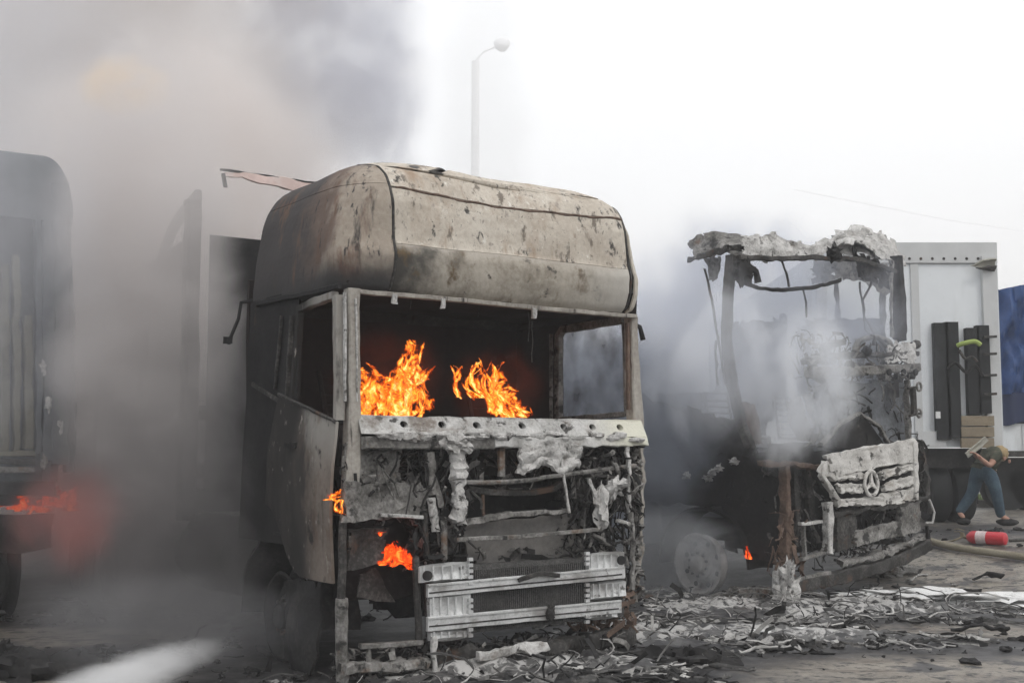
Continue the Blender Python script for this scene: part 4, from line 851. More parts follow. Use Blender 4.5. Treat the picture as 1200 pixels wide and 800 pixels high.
for px, py in ((50, 430), (57, 475), (70, 500), (52, 540)):
    b = B(); b.lump(G3(px, py, -.03), (.03, .03, .07), .5, 9, 7, 4, px); b.build("ash_flake", 'ash', t3)
b = B(); b.box((1.25, 1.2, 1.15), (2.4, 2.2, .12), n=(8, 6, 1)); b.rough(.03, 3); b.build("cab_floor", 'char', t3)
for u in (.75, 1.75):
    b = B(); b.bar([(u, .2, .8), (u, 7.5, .8)], .08, .25, nrm=(0, 0, 1), step=.5); b.build("chassis_rail", 'char', t3)
wheel(t3, (2.2, 1.1, .42), (1, 0, 0), .42, 'char'); wheel(t3, (1.75, .35, .4), (0, -1, 0), .36, 'char')
b = B(); b.box((1.5, .25, .78), (1.9, .15, .3), n=(8, 1, 3)); b.rough(.04, 4); b.build("bumper_remains", 'char', t3)

# ================================================================== WHITE TRAILER, TARPAULIN TRAILER
WY = 17.4
GZ = .45
wt = thing("parked_trailer", (at(1060, 500, WY).x, WY, GZ), "unburnt white box trailer front wall with two black rubber posts", "trailer")
def WL(px, py, Y=WY): return at(px, py, Y) - Vector(wt.location)
def rect(par, name, x0, y0, x1, y1, m, d=.06, Y=WY, amp=0, n=(2, 1, 2), label=None):
    a, c = WL(x0, y1, Y), WL(x1, y0, Y); b = B(); b.box(((a.x + c.x) / 2, a.y + d / 2, (a.z + c.z) / 2), (c.x - a.x, d, c.z - a.z), n=n)
    if amp: b.rough(amp, 5)
    return b.build(name, m, par, smooth=False, label=label)
rect(wt, "front_wall", 966, 309, 1158, 524, 'trailer', .08, WY + .06)
rect(wt, "top_band", 962, 284, 1168, 308, 'grey_trim', .12, WY + .02)
b = B(); b.box(WL(1064, 300, WY + 5) * 0 + Vector((0, 5.5, 0)) + Vector(((WL(962, 0).x + WL(1167, 0).x) / 2, 0, (WL(0, 284).z + WL(0, 524).z) / 2)), (WL(1167, 0).x - WL(962, 0).x - .04, 10.5, WL(0, 284).z - WL(0, 524).z - .06)); b.build("box_body", 'trailer', wt, smooth=False)
rect(wt, "corner_post", 1159, 300, 1167, 540, 'grey_trim', .1, WY - .02, label="pale corner post")
rect(wt, "corner_post", 962, 300, 968, 525, 'grey_trim', .1, WY - .02)
rect(wt, "panel_joint", 1073, 309, 1076, 520, 'grey_trim', .02, WY + .035)
b = B(); b.quad(WL(1138, 312, WY - .1), WL(1150, 305, WY - .16), WL(1167, 303, WY - .16), WL(1166, 315, WY - .05), 10, 6, 0, 0, .04); b.rough(.03, 6); b.build("torn_seal", 'pale', wt, solid=.02, label="torn pale seal at the top corner")
b = B(); b.quad(WL(1143, 314, WY - .09), WL(1158, 313, WY - .13), WL(1168, 311, WY - .13), WL(1166, 318, WY - .05), 10, 6, 0, 0, .04); b.rough(.02, 6); b.build("torn_seal", 'dark', wt, solid=.02)
for x0, y0, x1, y1 in ((1099, 378, 1111, 515), (1112, 377, 1123, 513), (1136, 384, 1147, 486), (1148, 381, 1159, 484)):
    o = rect(wt, "rubber_buffer", x0, y0, x1, y1, 'rubber', .12, WY - .06)
for k, y in enumerate((487, 500, 513)):
    rect(wt, "board", 1127, y, 1165, y + 11.6, 'wood', .05, WY - .08 - .004 * k)
rect(wt, "side_skirt", 1076, 505, 1108, 523, 'grey_trim', .05, WY - .02)
for y in (395, 415, 440, 462):
    b = B(); p = WL(1153, y, WY - .1); b.bar([p, p + Vector((.18, 0, .01))], .035, .04); b.build("latch", 'dark', wt)
b = B(); b.tube(curve([WL(1110, 432, WY - .1), WL(1120, 425, WY - .16), WL(1132, 436, WY - .16), WL(1142, 428, WY - .16), WL(1152, 440, WY - .16)], 6), .022, 6); b.build("air_hose", 'char', wt)
b = B(); b.tube(curve([WL(1122, 405, WY - .12), WL(1130, 402, WY - .18), WL(1142, 400, WY - .18), WL(1149, 404, WY - .18)], 6), .035, 7); b.build("air_hose", 'green', wt, label="yellow green hose")
b = B(); b.tube(curve([WL(1124, 410, WY - .12), WL(1131, 420, WY - .16), WL(1139, 418, WY - .16), WL(1146, 424, WY - .18)], 6), .02, 6); b.build("air_hose", 'dark', wt)
for k in range(15):
    b = B(); b.lathe(WL(972 + k * 13.4, 303, WY + .02), [(0, 0), (.022, 0), (.016, .012), (0, .014)], (0, -1, 0), 8, cap=False); b.build("rivet", 'dark', wt)
rect(wt, "plate", 1097, 482, 1102, 490, 'foam', .02, WY - .09)
# its chassis and legs
rect(wt, "chassis_beam", 966, 525, 1160, 548, 'char', .3, WY + .1)
rect(wt, "mudguard", 1085, 548, 1128, 600, 'char', .4, WY + .3, .03, (6, 3, 6))
for px in (1094, 1122):
    b = B(); p = WL(px, 575, WY + .5); b.lathe(Vector((p.x, p.y, .42)), [(0, -.14), (.40, -.14), (.43, -.1), (.43, .1), (.40, .14), (0, .14)], (1, 0, 0), 24, cap=False); b.build("wheel", 'rubber', wt)
rect(wt, "landing_leg", 1139, 548, 1145, 590, 'dark', .12, WY + .6); rect(wt, "landing_leg", 1126, 548, 1131, 585, 'dark', .12, WY + .6)
for yo in (2.2, 5.5, 8.0):
    for px in (975, 1150):
        b = B(); p = WL(px, 575); b.lathe(Vector((p.x, yo, .42)), [(0, -.2), (.43, -.2), (.45, -.1), (.45, .1), (.43, .2), (0, .2)], (1, 0, 0), 20, cap=False); b.build("wheel", 'rubber', wt)
tt = thing("parked_trailer", (at(1170, 500, 21).x, 21, GZ), "trailer under a blue tarpaulin at the right edge with grey lower side", "trailer")
def TT(px, py, Y=21): return at(px, py, Y) - Vector(tt.location)
b = B()
def tarp(a, c):
    top = TT(1170, 339).lerp(TT(1290, 318), a); bot = TT(1170, 462).lerp(TT(1290, 462), a); p = top.lerp(bot, c)
    fold = math.sin((a * 9 + c * 4.5) * 2.2) * .09 + mn.noise(Vector((a * 14, c * 5, 0))) * .14 + .05 * abs(mn.noise(Vector((a * 30, c * 9, 4))))
    return p + Vector((0, fold, 0))
b.grid(tarp, 60, 40); b.build("tarpaulin", 'blue', tt, solid=.01, label="bright blue creased tarpaulin")
b = B(); b.grid(lambda a, c: TT(1170, 460).lerp(TT(1290, 460), a).lerp(TT(1170, 496 + 3 * math.sin(a * 20)).lerp(TT(1290, 496), a), c) + Vector((0, .03 * math.sin(a * 30) - .02, 0)), 50, 10); b.build("tarpaulin_skirt", 'navy', tt, solid=.01)
def rect2(name, x0, y0, x1, y1, m, d=.06, Y=21.0):
    a, c = TT(x0, y1, Y), TT(x1, y0, Y); b = B(); b.box(((a.x + c.x) / 2, a.y + d / 2, (a.z + c.z) / 2), (c.x - a.x, d, c.z - a.z)); return b.build(name, m, tt, smooth=False)
for k, x in enumerate(range(1168, 1290, 30)): rect2("side_panel", x, 496, x + 29.5, 528, 'trailer', .08, 21.05)
rect2("frame_rail", 1168, 528, 1290, 535, 'dark', .1, 21.0); rect2("chassis_beam", 1168, 536, 1290, 552, 'char', .5, 21.3)
b = B(); b.box((1.0, 1.4, 1.15 + 1.25), (2.2, 2.2, 2.4)); b.build("load_body", 'navy', tt, smooth=False)
for x in (1178, 1205, 1240, 1270):
    b = B(); p = TT(x, 560, 21.6); b.lathe(Vector((p.x, .6, .42)), [(0, -.14), (.42, -.14), (.44, -.08), (.44, .08), (.42, .14), (0, .14)], (0, 1, 0), 24, cap=False); b.build("wheel", 'rubber', tt)

# kerb stones, grass
kg = at(1100, 578, 24.0)
kb = thing("kerb", (4.5, 22.6, GZ), "grey concrete kerb below the strip of grass beyond the trailers", "kerb")
first = None
for i in range(14):
    if first is None:
        b = B(); b.box((0, 0, .06), (.98, .16, .15)); first = b.build("kerb_stone", 'kerb', kb, smooth=False)
    else:
        o = first.copy(); COL.objects.link(o); o.parent = kb; o.location = (i, 0, rnd.uniform(-.004, .004))
b = B()
for i in range(9000):
    x, y = rnd.uniform(6, 18), rnd.uniform(22.9, 28); h = rnd.uniform(.05, .16); a = rnd.uniform(0, 3.14); dx, dy = math.cos(a) * .012, math.sin(a) * .012
    lx, ly = rnd.gauss(0, .04), rnd.gauss(0, .04); b.add([(x - dx, y - dy, GZ), (x + dx, y + dy, GZ), (x + lx, y + ly, GZ + h)], [(0, 1, 2)])
o = b.build("grass", 'grass', None, smooth=False, kind='stuff'); o['label'] = "green grass strip behind the kerb"; o['category'] = "grass"

# ================================================================== EXTINGUISHER, HOSES
ep = on_ground(1156, 638); e1 = on_ground(1180, 640); e0 = on_ground(1133, 635)
ex = thing("fire_extinguisher", (ep.x, ep.y, gz(ep.x, ep.y) + .08), "red fire extinguisher with a pale label lying on its side", "extinguisher", math.atan2(e1.y - e0.y, e1.x - e0.x))
ex.scale = (.88, .88, .88)
b = B(); b.lathe((-.24, 0, 0), [(.001, -.02), (.04, -.02), (.075, .02), (.088, .06), (.088, .46), (.08, .50), (.05, .515), (.001, .515)], (1, 0, 0), 28, cap=False); b.build("cylinder_body", 'red', ex)
b = B(); b.lathe((-.12, 0, 0), [(.0895, 0), (.0895, .14)], (1, 0, 0), 28, cap=False); b.build("paper_label", 'label', ex)
b = B(); b.lathe((-.31, 0, 0), [(.001, 0), (.022, 0), (.022, .06), (.001, .06)], (1, 0, 0), 14, cap=False); b.box((-.33, 0, .03), (.05, .03, .05)); b.build("valve", 'brass', ex)
for dz in (.05, .085):
    b = B(); b.bar([(-.30, 0, dz), (-.38, .0, dz + .02), (-.44, 0, dz + .015)], .02, .01, nrm=(0, 0, 1), step=.03); b.build("handle", 'brass', ex)
b = B(); b.tube(curve([(-.33, 0, .0), (-.40, -.06, -.04), (-.50, -.05, -.07), (-.62, -.12, -.075), (-.75, -.2, -.07)], 8), .012, 7); b.build("hose", 'brass', ex)
def hose(px, r, label, m='hose', closed=False):
    pts = [on_ground(x, y, r * .9 + .02) for x, y in px]; b = B(); b.tube(curve(pts, 12), r, 10); return tag(b.build("fire_hose", m), label, "hose")
hose([(1083, 637), (1110, 645), (1140, 650), (1175, 655), (1215, 660), (1300, 668)], .042, "thick tan fire hose crossing the ground below the extinguisher")
hose([(1183, 637), (1200, 636), (1230, 635), (1300, 640)], .02, "thin dark hose running right from the extinguisher", 'dark')

# ================================================================== PERSON
PYD = 17.0
hipw = at(1152, 553, PYD); gzp = gz(hipw.x, PYD)
pr = thing("person", (hipw.x, PYD, gzp), "person in teal jeans and dark shirt bending forward mid stride", "person")
def PL(px, py, dy=0.0):
    p = at(px, py, PYD + dy); return p - Vector(pr.location)
def skin(name, verts, edges, radii, m, parent, root=0, sub=2):
    me = bpy.data.meshes.new(name); me.from_pydata([tuple(v) for v in verts], edges, []); me.materials.append(M[m])
    o = bpy.data.objects.new(name, me); COL.objects.link(o); o.parent = parent
    md = o.modifiers.new("skin", 'SKIN'); md.use_smooth_shade = True
    for k, r in enumerate(radii):
        sv = me.skin_vertices[0].data[k]; sv.radius = (r, r) if not isinstance(r, tuple) else r; sv.use_root = (k == root)
    s2 = o.modifiers.new("sub", 'SUBSURF'); s2.levels = sub; s2.render_levels = sub
    return o
hip = PL(1152, 553); kR = PL(1167, 575, -.12); aR = PL(1173, 604, -.05); toeR = PL(1184, 610, -.12)
kL = PL(1140, 577, .12); aL = PL(1124, 600, .15); toeL = PL(1130, 607, .05)
hR = hip + Vector((.06, -.09, -.02)); hL = hip + Vector((-.05, .09, -.02))
ws_ = PL(1157, 541, 0); ch = PL(1162, 530, -.02); nk = PL(1168, 528, -.04); hd = PL(1175, 535, -.06)
sR = ch + Vector((.02, -.18, 0)); sL = ch + Vector((.02, .17, 0))
eR = PL(1160, 546, -.28); wR = PL(1148, 536, -.30); eL = PL(1150, 540, .25); wL = PL(1142, 532, .15)
V_ = [hip, ws_, ch, nk, hd + Vector((-.05, 0, .03)), sR, eR, wR, sL, eL, wL, hR, kR, aR, toeR, hL, kL, aL, toeL, hd + Vector((.02, 0, -.03))]
E_ = [(0, 1), (1, 2), (2, 3), (3, 4), (4, 19), (2, 5), (5, 6), (6, 7), (2, 8), (8, 9), (9, 10), (0, 11), (11, 12), (12, 13), (13, 14), (0, 15), (15, 16), (16, 17), (17, 18)]
r_ = [.13, .125, .14, .055, .085, .06, .043, .03, .06, .043, .03, .09, .06, .042, .03, .09, .06, .042, .03, .08]
k0 = len(V_)
for wpt, el in ((wR, eR), (wL, eL)):
    d = (wpt - el).normalized(); side = d.cross(Vector((0, 1, 0))).normalized(); wi = V_.index(wpt)
    palm = wpt + d * .06; V_.append(palm); r_.append(.034); pi = len(V_) - 1; E_.append((wi, pi))
    for q in range(4):
        b0 = palm + d * .03 + Vector((0, 1, 0)) * (q - 1.5) * .019; l = (.065, .075, .07, .055)[q]
        V_ += [b0, b0 + d * l * .6 + side * .012, b0 + d * l * .9 + side * .035]; r_ += [.010, .009, .008]; n = len(V_); E_ += [(pi, n - 3), (n - 3, n - 2), (n - 2, n - 1)]
    V_ += [wpt + d * .03 + Vector((0, -.04, 0)), wpt + d * .07 + Vector((0, -.055, 0)) + side * .02]; r_ += [.012, .009]; n = len(V_); E_ += [(pi, n - 2), (n - 2, n - 1)]
skin("body", V_, E_, r_, 'skin', pr)
skin("trousers", [ws_.lerp(hip, .35), hip, hR, kR, aR.lerp(kR, -.10), hL, kL, aL.lerp(kL, -.10)], [(0, 1), (1, 2), (2, 3), (3, 4), (1, 5), (5, 6), (6, 7)], [.145, .155, .115, .085, .065, .115, .085, .065], 'jeans', pr, 1)
skin("shirt", [hip.lerp(ws_, .5), ws_, ch, nk, sR, sR.lerp(eR, .7), sL, sL.lerp(eL, .7)], [(0, 1), (1, 2), (2, 3), (2, 4), (4, 5), (2, 6), (6, 7)], [.145, .145, .165, .075, .08, .062, .08, .062], 'shirt', pr, 1)
b = B(); b.lump(hd + Vector((-.035, 0, .045)), (.115, .10, .105), .15, 18, 12, 5, 2); b.build("hair", 'hair', pr)
fc = hd + Vector((.075, 0, -.05))
b = B(); b.lump(fc + Vector((.015, 0, -.01)), (.02, .016, .028), .1, 10, 8, 3, 1)
for s in (-1, 1): b.lump(hd + Vector((-.01, s * .095, -.02)), (.022, .012, .03), .1, 10, 8, 3, 1)
b.build("nose_and_ears", 'skin', pr, kind='stuff')
for s in (-1, 1):
    b = B(); b.lump(fc + Vector((-.0, s * .032, .02)), (.012, .012, .008), 0, 10, 8, 3, 1); b.build("eye", 'char', pr)
for a_, t_ in ((aR, toeR), (aL, toeL)):
    d = (t_ - a_); d.z = 0; d = d.normalized() if d.length > .01 else Vector((1, 0, 0)); c_ = a_ + d * .08; c_.z = .05
    b = B(); b.lump(c_, (.15, .055, .05), .08, 18, 10, 3, 1, math.atan2(d.y, d.x)); b.build("shoe", 'char', pr)
cb = thing("carried_board", at(1140, 520, PYD - .1), "pale slanted sheet held behind the bending person", "board")
cb.location = at(1150, 522, 16.75)
def CB(px, py, Y=16.75): return at(px, py, Y) - Vector(cb.location)
b = B(); b.quad(CB(1131, 531), CB(1154, 511), CB(1158, 516), CB(1135, 537), 12, 5, 0, 0, .03); b.rough(.012, 5); b.build("sheet", 'pale', cb, solid=.02)

# ================================================================== SCATTERED DEBRIS, FOAM, LUMPS
def inzone(x, y): return blob(x, y, ASH)
def not_in_truck(x, y):
    for T_ in (T1, T2):
        q = T_.i @ Vector((x, y, 0))
        if 0.1 < q.x < 2.4 and .2 < q.y < 2.5: return False
    return True
for nm, m, cnt, seed, lab in (("ash_debris", 'ashmix', 3600, 3, "white ash flakes and burnt scraps strewn before the cabs"), ("charred_debris", 'char', 2600, 4, "black charred scraps strewn over the sooty ground"), ("grey_debris", 'scrapmix', 2600, 5, "grey bent metal scraps and wire on the ground")):
    rr = random.Random(seed); b = B(); k = 0
    while k < cnt:
        x, y = rr.uniform(-4.5, 9), rr.uniform(6.6, 16)
        cl_ = max(0, mn.noise(Vector((x * 1.3, y * 1.3, 4))) * 2.2 + .35); wgt = inzone(x, y) * cl_ if m != 'char' else .25 + .5 * inzone(x, y)
        if m == 'scrapmix': wgt = wgt * .9 + .04
        if rr.random() > wgt or not not_in_truck(x, y): continue
        if blob(x, y, CLEAN) > .5 and rr.random() < .9: continue
        k += 1; z = gz(x, y) + .02; s = .010 + .085 * rr.random() ** 3
        t = rr.random()
        if t < .17:
            d = Vector((rr.gauss(0, 1), rr.gauss(0, 1), rr.gauss(.15, .35))).normalized(); p = Vector((x, y, z)); pts = [p]
            for q in range(3): d = (d + Vector((rr.gauss(0, .5), rr.gauss(0, .5), rr.gauss(-.05, .3)))).normalized(); p = p + d * s * 1.1; p.z = max(p.z, gz(p.x, p.y) + .01); pts.append(p)
            if rr.random() < .7: b.tube(pts, s * .09, 4)
            else: b.bar(pts, s * .5, .004, nrm=(rr.gauss(0, 1), rr.gauss(0, 1), 1), step=9)
        elif t < .24:
            a = rr.uniform(0, 6.28); q = [Vector((math.cos(a + i * 1.57) * s * rr.uniform(.5, 1.3), math.sin(a + i * 1.57) * s * rr.uniform(.5, 1.3), z + rr.uniform(-.01, s * .6))) for i in range(4)]
            q = [Vector((x + p.x, y + p.y, p.z)) for p in q]; b.add(q, [(0, 1, 2), (0, 2, 3)])
        else:
            b.lump((x, y, z - .012), (s * rr.uniform(.6, 1.6), s * rr.uniform(.4, .9), s * .45), .9, 7, 5, 4, k, rr.uniform(0, 3.1))
    o = b.build(nm, m, None, smooth=False, kind='stuff'); o['label'] = lab; o['category'] = "debris"
# steel wire from burnt tyres: tangles
b = B(); rr = random.Random(11)
for (px, py, sp_) in ((770, 735, .5), (740, 700, .3), (830, 710, .4), (560, 785, .4), (960, 720, .3), (890, 720, .3), (700, 760, .4), (1050, 715, .4)):
    c = on_ground(px, py)
    for k in range(16):
        a = rr.uniform(0, 6.28); rad = rr.uniform(.08, .3); x0, y0 = c.x + rr.gauss(0, sp_), c.y + rr.gauss(0, sp_ * .8); tl = rr.uniform(-.5, .5); n = rr.randint(7, 14)
        pts = [Vector((x0 + rad * math.cos(a + q * .35), y0 + rad * .7 * math.sin(a + q * .35), gz(x0, y0) + .03 + abs(tl) * rad * (1 + math.sin(q * .35 + a)) * .7)) for q in range(n)]
        b.tube(pts, rr.uniform(.003, .008), 5)
b.rough(.02, 9); o = b.build("wire_tangle", 'ashmix', None, kind='stuff'); o['label'] = "pale tangled wire left from burnt tyres on the ground"; o['category'] = "wire"
b = B(); rr = random.Random(21); k = 0
while k < 200:
    x, y = rr.uniform(-3.5, 7.5), rr.uniform(7.0, 14)
    if rr.random() > inzone(x, y) or not not_in_truck(x, y) or blob(x, y, CLEAN) > .5: continue
    k += 1; a = rr.uniform(0, 6.28); p = Vector((x, y)); pts = []; n_ = rr.randint(6, 14)
    for q in range(n_):
        a += rr.gauss(0, .45) + mn.noise(Vector((p.x * 3, p.y * 3, 1))) * .6; p = p + Vector((math.cos(a), math.sin(a))) * .055
        pts.append(Vector((p.x, p.y, gz(p.x, p.y) + .03 + .06 * max(0, mn.noise(Vector((p.x * 5, p.y * 5, 8)))))))
    rb = rr.uniform(.004, .015); b.tube(pts, [rb * (1 + .7 * mn.noise(Vector((q * .9, k, 0)))) for q in range(n_)], 6)
b.rough(.018, 13); o = b.build("melted_strands", 'ashmix', None, kind='stuff'); o['label'] = "melted pale strands lying in the ash before the cabs"; o['category'] = "debris"
def mound(name, px, py, r, m, label, cat, seed, rot=0.0, amp=.5, sc_=4, lift=0):
    c = on_ground(px, py, lift); b = B(); b.lump((0, 0, 0), r, amp, 40, 20, sc_, seed, rot); b.rough(.03, 8, seed)
    o = b.build(name, m); o.location = c; return tag(o, label, cat)
def scrap(name, px, py, L_, w_, m, label, cat, seed, a=0.0):
    c = on_ground(px, py, .03); b = B(); b.bar([Vector((-L_ / 2 * math.cos(a), -L_ / 2 * math.sin(a), 0)), Vector((0, 0, .05)), Vector((L_ / 2 * math.cos(a), L_ / 2 * math.sin(a), .02))], w_, .02, nrm=(0, .3, 1), step=.04); b.rough(.04, 6, seed)
    o = b.build(name, m); o.location = c; return tag(o, label, cat)
mound("charred_lump", 805, 778, (.32, .18, .10), 'char', "smooth black mound in the white ash right of the cream truck", "debris", 3)
mound("charred_lump", 48, 792, (.34, .2, .14), 'char', "black charred heap at the bottom left corner", "debris", 5)
mound("charred_lump", -4, 775, (.2, .2, .12), 'char', "smaller black charred piece beside the bottom left heap", "debris", 8)
mound("foam_patch", 1135, 706, (.95, .34, .06), 'foam', "long white foam streak on the ground at right", "foam", 2, -.35, .7, 6, .03)
mound("foam_patch", 905, 745, (.42, .16, .04), 'foam', "white foam puddle in front of the hanging bumper bar", "foam", 4, .1, .7, 6)
mound("foam_patch", 1172, 722, (.25, .10, .02), 'foam', "small white foam spot below the long foam streak", "foam", 6, -.2, .7, 6)
mound("ash_heap", 1030, 672, (.35, .22, .12), 'mid', "grey ash heap under the far end of the hanging bumper bar", "ash", 7)
mound("ash_heap", 880, 700, (.28, .2, .10), 'mid', "pale grey ash heap between the wheel and the melted mass", "ash", 9)
scrap("metal_scrap", 1150, 745, .5, .04, 'char', "thin dark strip of metal on the brown ground at right", "scrap", 2, .1)
scrap("metal_scrap", 1158, 682, .3, .08, 'char', "flat dark scrap beyond the long foam streak", "scrap", 3, -.1)
scrap("metal_scrap", 1075, 682, .22, .08, 'ash', "small white scrap near the hanging bumper bar", "scrap", 5, .1)
scrap("metal_scrap", 760, 705, .25, .06, 'brown', "rusty curved sheet at the right foot of the cream truck", "scrap", 4, 1.2)

# ================================================================== FLAMES
def flame_mat(name, cool_=False, strength=1.5):
    m = bpy.data.materials.new(name); m.use_nodes = True; t = m.node_tree; N = t.nodes; L = t.links; N.clear()
    out = N.new("ShaderNodeOutputMaterial"); mixs = N.new("ShaderNodeMixShader"); tr = N.new("ShaderNodeBsdfTransparent"); em = N.new("ShaderNodeEmission")
    uv = N.new("ShaderNodeUVMap"); uv.uv_map = "UVMap"; sx = N.new("ShaderNodeSeparateXYZ"); L.new(uv.outputs[0], sx.inputs[0])
    tc = N.new("ShaderNodeTexCoord"); n = N.new("ShaderNodeTexNoise"); n.inputs["Scale"].default_value = 15; n.inputs["Detail"].default_value = 6; n.inputs["Distortion"].default_value = 1.2
    mp = N.new("ShaderNodeMapping"); mp.inputs["Scale"].default_value = (1, 1, .55); L.new(tc.outputs["Object"], mp.inputs[0]); L.new(mp.outputs[0], n.inputs["Vector"])
    def mth(op, a, b_=None, c_=None):
        q = N.new("ShaderNodeMath"); q.operation = op
        for i, x in enumerate((a, b_, c_)):
            if x is None: continue
            if isinstance(x, (int, float)): q.inputs[i].default_value = x
            else: L.new(x, q.inputs[i])
        return q.outputs[0]
    n.inputs['Roughness'].default_value = .62
    d = mth('SUBTRACT', 1.0, mth('ABSOLUTE', mth('MULTIPLY_ADD', sx.outputs[0], 2.0, -1.0)))
    e = mth('ADD', mth('MULTIPLY', d, 1.0), mth('MULTIPLY_ADD', n.outputs[0], 3.2, -1.75))
    e = mth('SUBTRACT', e, mth('MULTIPLY', sx.outputs[1], .45))
    mr = N.new("ShaderNodeMapRange"); mr.inputs[1].default_value = .12; mr.inputs[2].default_value = .62; L.new(e, mr.inputs[0])
    cr = N.new("ShaderNodeValToRGB"); el = cr.color_ramp.elements
    cs = [(.12, (.35, .02, .0)), (.32, (.95, .10, .008)), (.52, (1.0, .24, .015)), (.72, (1.0, .46, .05)), (.95, (1.0, .72, .25))] if not cool_ else [(.12, (.30, .01, .0)), (.4, (.9, .05, .005)), (.8, (1.0, .13, .012)), (1.0, (1, .3, .05))]
    el[0].position = cs[0][0]; el[0].color = (*cs[0][1], 1); el[1].position = cs[-1][0]; el[1].color = (*cs[-1][1], 1)
    for p, c in cs[1:-1]: q = el.new(p); q.color = (*c, 1)
    L.new(e, cr.inputs[0]); L.new(cr.outputs[0], em.inputs[0]); em.inputs[1].default_value = strength
    L.new(mr.outputs[0], mixs.inputs[0]); L.new(tr.outputs[0], mixs.inputs[1]); L.new(em.outputs[0], mixs.inputs[2]); L.new(mixs.outputs[0], out.inputs[0])
    return m
FL = flame_mat("orange_flame"); FLR = flame_mat("deep_red_flame", True); FLG = flame_mat("dull_red_flame", True, .55)
def flames(name, Tf, tongues, m, label, cat, seed, spread=.12, layers=3):
    """tongues: (spine points in the vehicle frame, half width)"""
    rr = random.Random(seed); base = Tf.m @ tongues[0][0][0]
    root = bpy.data.objects.new(name, None); COL.objects.link(root); root.location = base; tag(root, label, cat)
    for pts, hw in tongues:
        V = []; Fc = []; UV = []
        for l in range(layers):
            sp2 = curve([Tf.m @ (Vector(p) + Vector((rr.gauss(0, hw * .35), rr.uniform(-spread, spread), rr.gauss(0, hw * .2)))) for p in pts], 7)
            yaw = rr.uniform(-.7, .7); side = Vector((math.cos(yaw), math.sin(yaw), 0)); n = len(sp2); k0 = len(V)
            for i, p in enumerate(sp2):
                t = i / (n - 1); wv = .9 * hw * (.55 + .9 * math.sin(min(1, t * 1.25) * math.pi * .62)) * (1 - t ** 3) * rr.uniform(.9, 1.1) + .003
                for j in range(5):
                    a = j / 4; q = p - base + side * (a * 2 - 1) * wv + Vector((-side.y, side.x, 0)) * .05 * math.sin(a * 3.1 + t * 5 + l); V.append(tuple(q)); UV.append((a, t))
            for i in range(n - 1):
                for j in range(4): q = k0 + i * 5 + j; Fc.append((q, q + 1, q + 6, q + 5))
        me = bpy.data.meshes.new("flame_tongue"); me.from_pydata(V, [], Fc); uvl = me.uv_layers.new(name="UVMap")
        for lp in me.loops: uvl.data[lp.index].uv = UV[lp.vertex_index]
        me.materials.append(m); me.polygons.foreach_set("use_smooth", [True] * len(me.polygons))
        o = bpy.data.objects.new("flame_tongue", me); COL.objects.link(o); o.parent = root
    return root
def fp(pts, v): return [T1.f(x, y, v) for x, y in pts]
flames("flames", T1, [(fp([(436, 492), (432, 465), (430, 440), (424, 425)], .35), .10), (fp([(450, 492), (455, 465), (446, 440), (440, 428)], .35), .11), (fp([(468, 492), (466, 460), (476, 430), (484, 400)], .35), .11),
        (fp([(485, 492), (492, 470), (488, 450), (494, 432)], .35), .07), (fp([(460, 492), (462, 450), (470, 425)], .3), .10), (fp([(425, 490), (422, 475), (421, 452)], .3), .05), (fp([(478, 455), (486, 425), (483, 402)], .35), .035)], FL,
       "large orange flames behind the windscreen opening beside the pale pillar", "flames", 5)
flames("flames", T1, [(fp([(605, 492), (590, 470), (574, 445), (562, 425)], .35), .10), (fp([(592, 492), (580, 465), (572, 440), (578, 424)], .35), .09), (fp([(612, 492), (600, 478), (596, 460), (600, 452)], .35), .05), (fp([(556, 465), (550, 450), (556, 432), (560, 424)], .35), .03),
        (fp([(546, 465), (538, 452), (532, 438), (531, 428)], .35), .022)], FL, "leaning orange flames in the middle of the windscreen opening", "flames", 8)
flames("flames", T1, [(fp([(394, 588), (392, 582), (396, 574)], -.1), .03), (fp([(383, 586), (389, 583), (398, 580)], -.12), .02), (fp([(398, 585), (399, 595), (400, 603)], -.1), .012)], FL, "small yellow flame licking the edge of the hanging door", "flames", 9, .03)
flames("flames", T1, [(fp([(448, 659), (455, 652), (462, 640)], -.02), .07), (fp([(464, 661), (465, 650), (466, 636)], -.02), .08), (fp([(478, 660), (476, 652), (474, 643)], -.02), .06), (fp([(441, 625), (446, 623), (450, 622)], -.02), .02)], FLR, "red orange fire in the dark cavity left of the cooler", "flames", 10, .06, 4)
flames("flames", T3, [([T3.f(x, 596, .6), T3.f(x + 2, 585, .6), T3.f(x + 6, 568, .6)], .13) for x in (5, 22, 38, 54, 70)], FLG, "dull red fire burning under the charred truck at the left edge", "flames", 12, .3)
flames("flames", T2, [([T2.s_(876, 654, -.08), T2.s_(877, 648, -.08), T2.s_(875, 640, -.08)], .035)], FLR, "tiny ember flame by the wheel arch of the smoking truck", "flames", 13, .03)

# ================================================================== LAMP POST AND WIRE FAR BEHIND
lp = thing("lamp_post", (at(556, 500, 250).x, 250, 0), "faint tall lamp post fading in the bright sky", "lamp post")
b = B(); h = at(556, 72, 250).z; b.tube([(0, 0, 0), (0, 0, h)], [1.0, .85], 14); b.build("post", 'concrete', lp)
b = B(); q = at(588, 52, 250) - Vector(lp.location); b.lump(q, (1.7, 1.4, 1.5), .15, 16, 12, 3, 1); b.build("lamp_head", 'concrete', lp)
b = B(); b.tube([Vector((0, 0, h)), Vector((1.6, 0, h + 2)), q], .2, 6); b.build("lamp_arm", 'concrete', lp)
b = B(); b.tube([at(930, 222, 200), at(1000, 236, 200), at(1112, 258, 200), at(1400, 300, 200)], .05, 5); tag(b.build("overhead_wire", 'concrete'), "thin overhead wire running down to the right in the bright sky", "wire")

